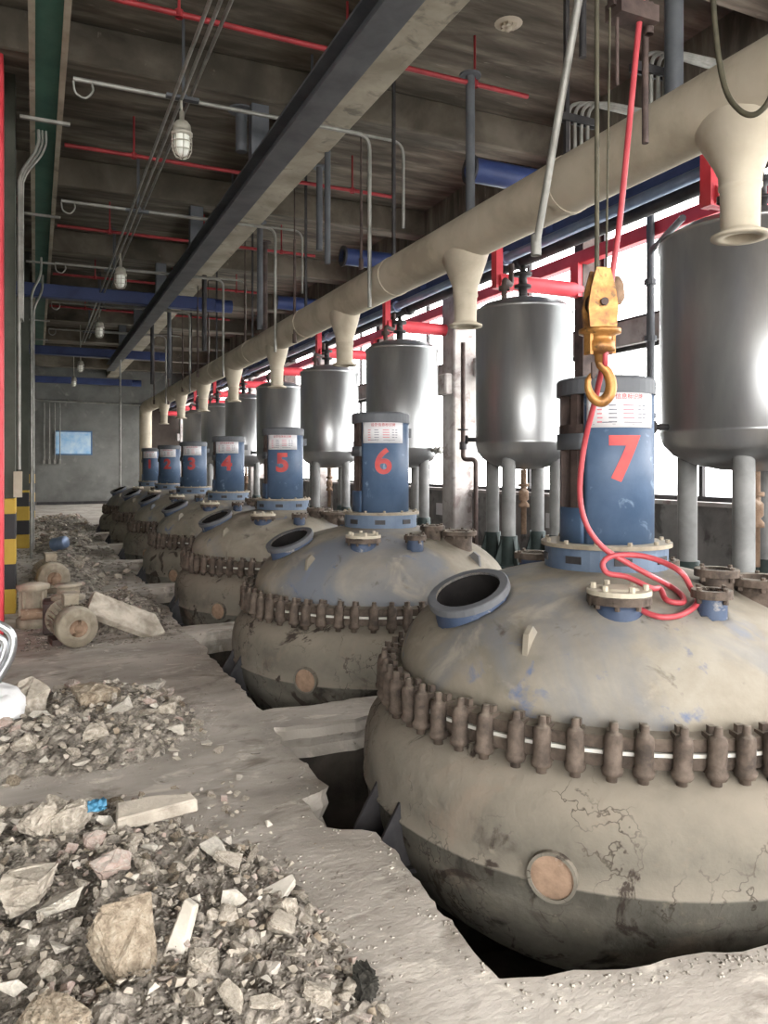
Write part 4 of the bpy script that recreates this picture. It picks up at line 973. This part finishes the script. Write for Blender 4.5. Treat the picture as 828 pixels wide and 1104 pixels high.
# loose rocks of the heaps
def in_m(x, y, a, b):
    return max([0]+[1-(((x-m[0][0])/m[1][0])**2+((y-m[0][1])/m[1][1])**2) for m in mounds[a:b]])
near_marks = [(hx, hy, nm) for (hx, hy), nm in zip([h[0] for h in hero], ['brown pockmarked lump', 'rounded grey lump at the left edge', 'big smooth hump', 'pale round stone', 'upright block', 'yellow-brown corner block',
    'pinkish wedge', 'flat diamond-shaped piece', 'round tan stone', 'squat grey stone', 'upright pale stone', 'pale stone by the shard', 'broad tan lump', 'sandy hump', 'flat pale stone at the back', 'slanted pale stone', 'boxy stone'])]
near_marks += [(0.44, 3.22, 'long flat slab'), (0.40, 2.32, 'tall pale sliver'), (0.74, 2.58, 'triangular shard'), (0.215, 3.17, 'blue plastic scrap'), (0.87, 2.08, 'black clod'), (-0.25, 4.88, 'white sack'),
    (0.72, 7.45, 'long tilted slab'), (0.28, 14.2, 'pale blue drum'), (0.17, 9.3, 'second electric motor'), (-0.2, 16.0, 'second hazard column'), (-0.15, 24.2, 'farthest hazard column')]
ORD = ['closest', 'second closest', 'third closest', 'fourth closest', 'fifth closest', 'sixth closest', 'seventh closest', 'eighth closest', 'ninth closest', 'tenth closest', 'eleventh closest', 'twelfth closest']
CN = {'rockA': 'grey', 'rockB': 'brown', 'rockC': 'reddish', 'rockE': 'pale'}
def scatter(n, a, b, smin, smax, where, group, lim=None, seed=1, gap=0.55, rest=0, individual=True):
    random.seed(seed); done = []; tries = 0
    x0 = min(m[0][0]-m[1][0] for m in mounds[a:b]); x1 = max(m[0][0]+m[1][0] for m in mounds[a:b])
    y0 = min(m[0][1]-m[1][1] for m in mounds[a:b]); y1 = max(m[0][1]+m[1][1] for m in mounds[a:b])
    if lim: x0, x1, y0, y1 = max(x0, lim[0]), min(x1, lim[1]), max(y0, lim[2]), min(y1, lim[3])
    sn, cs = math.sin(YAW), math.cos(YAW)
    while len(done) < n+rest and tries < (n+rest)*80:
        tries += 1
        x, y = random.uniform(x0, x1), random.uniform(y0, y1); d = in_m(x, y, a, b)
        zc = sn*x+cs*y; px = 38+911.4*x/zc; py = 502+830*EYE/zc
        if px < -12 or py > 1135: continue
        if d <= -0.02 or d < random.uniform(-0.05, 0.1): continue
        s = smin+(smax-smin)*random.random()**2.0*(0.5+0.5*min(1, d*2.5))
        if len(done) >= n: s = random.uniform(smin*0.55, smin*1.05)
        if any((x-p[0])**2+(y-p[1])**2 < (gap*(s+p[2])*0.5)**2 for p in done): continue
        if any((x-h[0][0])**2+(y-h[0][1])**2 < (0.40*(s+h[2]))**2 for h in hero): continue
        done.append((x, y, s, random.choices(['rockA', 'rockB', 'rockC', 'rockE'], [7, 1.2, 1, 1.6])[0]))
    done[n:] = done[n:]
    groups = {}; small = {}
    for i, (x, y, s, key) in enumerate(done):
        me = random.choice(rm[key]); z = ground(x, y)+mh(x, y)+s*0.14; rot = (random.uniform(-0.5, 0.5), random.uniform(-0.5, 0.5), random.uniform(0, 6.28))
        if i >= n:
            small.setdefault(key, []).append((me, x, y, z, s, rot)); continue
        bx = min(near_marks, key=lambda q: (q[0]-x)**2+(q[1]-y)**2)
        u, v = x-bx[0], y-bx[1]; lat = u*cs-v*sn; dep = u*sn+v*cs
        dr = ('right of' if lat > 0 else 'left of') if abs(lat) > abs(dep) else ('behind' if dep > 0 else 'in front of')
        groups.setdefault((CN[key], dr, bx[2]), []).append(((u*u+v*v), me, x, y, z, s, rot))
    for (cn, dr, nm), L in groups.items():
        L.sort(key=lambda q: q[0])
        for k, (d_, me, x, y, z, s, rot) in enumerate(L):
            lab = '%s %s concrete lump %s the %s' % (ORD[min(k, 11)], cn, dr, nm) if len(L) > 1 else '%s concrete lump %s the %s' % (cn, dr, nm)
            put(me, 'concrete_chunk', x, y, z, s, rot, lab, 'rock', group)
    for key, L in small.items():
        mb = MB()
        for me, x, y, z, s, rot in L:
            Mt = Matrix.Translation((x, y, z)) @ Matrix.Rotation(rot[2], 4, 'Z') @ Matrix.Rotation(rot[0], 4, 'X') @ Matrix.Scale(s, 4)
            mb.add([Mt @ v.co for v in lite[key][int(x*1000) % len(lite[key])].vertices], [tuple(p.vertices) for p in lite[key][int(x*1000) % len(lite[key])].polygons])
        tag(mb.build('rubble', M[key]), 'small %s chips filling the gaps %s' % (CN[key], where), 'rubble', kind='stuff')
lite = {}
for key in rm:
    lite[key] = []
    for q in range(6): lite[key].append(rock_mesh(10, shapes[q], 0, seed=q+91))
scatter(150, 0, 3, 0.045, 0.14, 'of the near heap', 'loose lumps of the near heap', (-0.35, 1.0, 1.85, 4.2), 3, rest=420)
scatter(80, 3, 5, 0.065, 0.17, 'of the middle heap', 'loose lumps of the middle heap', (-0.35, 1.2, 3.9, 5.7), 4, rest=200)
scatter(14, 5, 6, 0.06, 0.13, 'of the heap behind the tilted slab', 'lumps of the gravel heap', None, 5, rest=60)
scatter(34, 6, 9, 0.16, 0.32, 'of the far heaps', 'lumps of the far heaps', (-0.3, 1.2, 9.9, 26), 6, gap=0.5, rest=140)
# fine gravel: geometry, one stuff object per heap
def gravel(name, n, fn, smin, smax, m, label, seed):
    rnd = random.Random(seed); mb = MB(); k = 0
    while k < n:
        p = fn(rnd)
        if p is None: continue
        x, y, z = p; s = rnd.uniform(smin, smax); k += 1
        vs = [(x+rnd.uniform(-1,1)*s*0.5+a*s, y+rnd.uniform(-1,1)*s*0.5+b*s, z+c*s*rnd.uniform(0.3,0.7)) for a, b, c in ((1,0,0.3),(-0.5,0.9,0.2),(-0.5,-0.9,0.2),(0,0,1.1),(0.4,0.5,-0.5),(-0.4,-0.4,-0.5))]
        mb.add(vs, [(0,1,3),(1,2,3),(2,0,3),(0,4,1),(1,5,2),(2,5,0),(0,5,4),(4,5,1)], True)
    return tag(mb.build(name, m), label, 'gravel', kind='stuff')
def g_near(r):
    x, y = r.uniform(-0.5, 1.15), r.uniform(1.5, 4.0); d = in_m(x, y, 0, 3)
    if d < 0.02: return None
    return x, y, ground(x, y)+mh(x, y)
def g_mid(r):
    x, y = r.uniform(-0.5, 1.3), r.uniform(3.8, 5.8); d = in_m(x, y, 3, 5)
    if d < 0.02: return None
    return x, y, ground(x, y)+mh(x, y)
def g_back(r):
    x, y = r.uniform(-0.1, 1.25), r.uniform(7.0, 9.5); d = in_m(x, y, 5, 6)
    if d < -0.7*r.random(): return None
    return x, y, ground(x, y)+mh(x, y)
def g_far(r):
    x, y = r.uniform(-0.4, 1.3), r.uniform(9.5, 26); d = in_m(x, y, 6, 9)
    if d < -0.5*r.random(): return None
    return x, y, ground(x, y)+mh(x, y)
def g_rim(r):
    x, y = r.uniform(-0.5, 1.2), r.uniform(1.6, 5.9); d = max(in_m2(x, y, 0, 5), -9)
    if d > 0.05 or d < -0.55*r.random()**1.5: return None
    return x, y, ground(x, y)
def in_m2(x, y, a, b): return max([1-(((x-m[0][0])/m[1][0])**2+((y-m[0][1])/m[1][1])**2) for m in mounds[a:b]])
def g_edge(r):
    y = r.uniform(1.7, 12); 
    if r.random() < 0.3:
        x = r.uniform(PX0, 3.2); y = pits[0][0]-abs(r.gauss(0, 0.05))-0.02; X, Y = warp(x, y); return X, Y, ground(X, Y)
    x = PX0-abs(r.gauss(0, 0.035))-0.01; X, Y = warp(x, y); return X, Y, ground(X, Y)
def g_bits(r):
    x, y = r.uniform(-0.3, 1.2), r.uniform(1.8, 9); return x, y, ground(x, y)
gravel('gravel', 7000, g_near, 0.004, 0.012, M['dirt'], 'fine grit between the lumps of the near heap', 1)
gravel('gravel', 2500, g_mid, 0.006, 0.016, M['dirt'], 'fine grit between the lumps of the middle heap', 2)
gravel('gravel', 1500, g_back, 0.01, 0.025, M['dirt'], 'gravel behind the tilted slab', 3)
gravel('gravel', 1500, g_far, 0.015, 0.04, M['dirt'], 'scattered grit along the far heaps', 4)
gravel('gravel', 1600, g_rim, 0.003, 0.009, M['floor'], 'grit strewn round the foot of the two nearer heaps', 9)
gravel('gravel', 900, g_edge, 0.003, 0.010, M['floor'], 'crumbs of concrete along the pit edges', 5)
gravel('gravel', 150, g_bits, 0.003, 0.007, M['rockB'], 'crumbs strewn over the bare walkway', 6)

# white sack
mb = MB(); vs = []; n1_, n2_ = 24, 12
for i in range(n1_):
    for j in range(n2_+1):
        a = 2*PI*i/n1_; b = -PI/2+PI*j/n2_; cb = math.copysign(abs(math.cos(b))**0.6, math.cos(b))
        x, y, z = 0.22*cb*math.cos(a), 0.20*cb*math.sin(a), 0.085*math.sin(b)
        k = 1+0.22*fbm(x*8, y*8, z*8+3); vs.append((x*k, y*k, z*k+0.03*fbm(x*12, y*12, 4)))
mb.add(vs, [(i*(n2_+1)+j, ((i+1)%n1_)*(n2_+1)+j, ((i+1)%n1_)*(n2_+1)+j+1, i*(n2_+1)+j+1) for i in range(n1_) for j in range(n2_)], True)
tag(mb.build('sack', M['sack'], loc=(-0.25, 4.88, 0.20), rot=(0.1, 0.15, 0.3)), 'crumpled white sack at the left edge on the middle heap', 'sack')

# tilted slab behind the motor
slab('concrete_slab', [(-0.33,-0.10),(0.30,-0.14),(0.42,-0.05),(0.30,0.12),(-0.30,0.16)], 0.07, M['rockA'], (0.70, 7.30, 0.16), (0.75, 0.40, 0.05), 'long tilted concrete slab leaning beside the dumped motor', 'slab')

# dumped electric motors
def motor(loc, rz, s, label):
    t = thing('electric_motor', loc, label, 'motor', 'dumped electric motors', rz); t.scale = (s, s, s)
    RX_ = Matrix.Rotation(R(90), 4, 'X')     # z axis of the profile points to -y (towards the viewer)
    mb = MB(); mb.lathe([(0,0.22),(0.03,0.22),(0.03,0.205),(0.075,0.205),(0.08,0.215),(0.10,0.215),(0.11,0.20),(0.15,0.19),(0.168,0.16),(0.172,0.06),(0.165,0.0),(0,0)], 32, M=Matrix.Translation((0,0,0.18)) @ RX_); mb.build('fan_cover', M['motor'], t)
    mb = MB(); mb.lathe([(0,0.224),(0.072,0.207)], 24, M=Matrix.Translation((0,0,0.18)) @ RX_); mb.lathe([(0.038,0.20),(0.034,0.235),(0,0.235)], 16, M=Matrix.Translation((0,0,0.18)) @ RX_); mb.build('fan_grille', M['rustp'], t)
    mb = MB(); mb.lathe([(0.0,0.0),(0.14,0.0),(0.14,-0.34),(0.17,-0.345),(0.17,-0.38),(0.06,-0.40),(0.03,-0.40),(0.03,-0.47),(0,-0.47)], 24, M=Matrix.Translation((0,0,0.18)) @ RX_)
    for k in range(24):
        a = 2*PI*k/24; ca, sa = math.cos(a), math.sin(a)
        mb.bar((0.15*ca, 0.01, 0.18+0.15*sa), (0.15*ca, 0.33, 0.18+0.15*sa), 0.006, 0.03, up=(ca, 0, sa))
    mb.build('finned_body', M['motor'], t)
    mb = MB(); mb.box((-0.06, 0.08, 0.33), (0.06, 0.22, 0.42)); mb.box((-0.07, 0.07, 0.42), (0.07, 0.23, 0.435)); mb.build('terminal_box', M['motor'], t, bev=0.005)
    for s_ in (-1, 1):
        mb = MB(); mb.box((s_*0.12-0.04, 0.05, 0.0), (s_*0.12+0.04, 0.28, 0.05)); mb.build('foot', M['brown'], t)
    return t
motor((0.30, 7.10, 0), 0.15, 1.0, 'dusty electric motor on the floor, round fan cover facing the camera, nearest')
motor((0.17, 9.3, 0.13), 0.1, 1.0, 'dusty electric motor with round end behind the nearest one')
# gearbox with upright housing next to the motor
t = thing('gearbox', (0.22, 7.75, 0), 'rusty brown gearbox standing behind the nearest dumped motor', 'gearbox')
mb = MB(); mb.box((-0.16,-0.14,0.0),(0.10,0.14,0.30)); mb.build('housing', M['brown'], t, bev=0.02)
mb = MB(); mb.lathe([(0.15,0.30),(0.15,0.33),(0.10,0.34),(0.10,0.42),(0.12,0.42),(0.12,0.44),(0,0.44)], 24, c=(0.06,-0.02,0)); mb.build('upper_housing', M['motor'], t)
mb = MB(); mb.tube([(-0.16,0,0.18),(-0.34,0,0.18)],0.05,12); mb.build('shaft', M['rustp'], t)
t = thing('gearbox', (-0.02, 8.1, 0), 'squat ribbed gear housing standing at the foot of the first hazard column', 'gearbox')
mb = MB(); mb.lathe([(0,0),(0.15,0),(0.15,0.08),(0.10,0.12),(0.10,0.34),(0.15,0.36),(0.15,0.40),(0.06,0.42),(0,0.42)], 20); mb.build('housing', M['motor'], t)
mb = MB()
for k in range(8):
    a = 2*PI*k/8; mb.bar((0.10*math.cos(a),0.10*math.sin(a),0.10),(0.10*math.cos(a),0.10*math.sin(a),0.36),0.012,0.05,up=(math.cos(a),math.sin(a),0))
mb.build('rib', M['motor'], t)
# little blue-white drum far behind
mb = MB(); mb.lathe([(0,0),(0.18,0),(0.19,0.03),(0.17,0.15),(0.19,0.28),(0.17,0.40),(0.16,0.42),(0,0.42)], 20)
dr_ = mb.build('drum', M['sblue'], loc=(0.28, 14.2, 0.20), rot=(1.35, 0.1, 0.9)); dr_.scale = (0.6, 0.6, 0.6)
tag(dr_, 'small pale blue drum lying among the far rubble', 'drum')

# bent aluminium frame at the left edge
t = thing('aluminium_frame', (0.03, 0, 0.03), 'bent shiny aluminium frame poking in at the left edge', 'frame')
for q, (o_, rr_) in enumerate(((0.0, 0.020), (0.055, 0.017), (0.10, 0.012))):
    mb = MB()
    mb.tube(fillet([(-0.60, 4.10, 0.72-o_), (-0.26-0.2*o_, 4.10, 0.80-o_*1.2), (-0.125-0.6*o_, 4.10, 0.71-o_*0.6), (-0.13-0.7*o_, 4.10, 0.60), (-0.30-0.5*o_, 4.10, 0.30), (-0.45, 4.10, 0.02)], 0.05, 5), rr_, 10)
    mb.build('rail', M['chrome'], t)
mb = MB(); mb.tube([(-0.45, 4.10, 0.03), (-0.45, 4.6, 0.03), (-0.55, 4.6, 0.75)], 0.018, 8); mb.build('foot', M['chrome'], t)
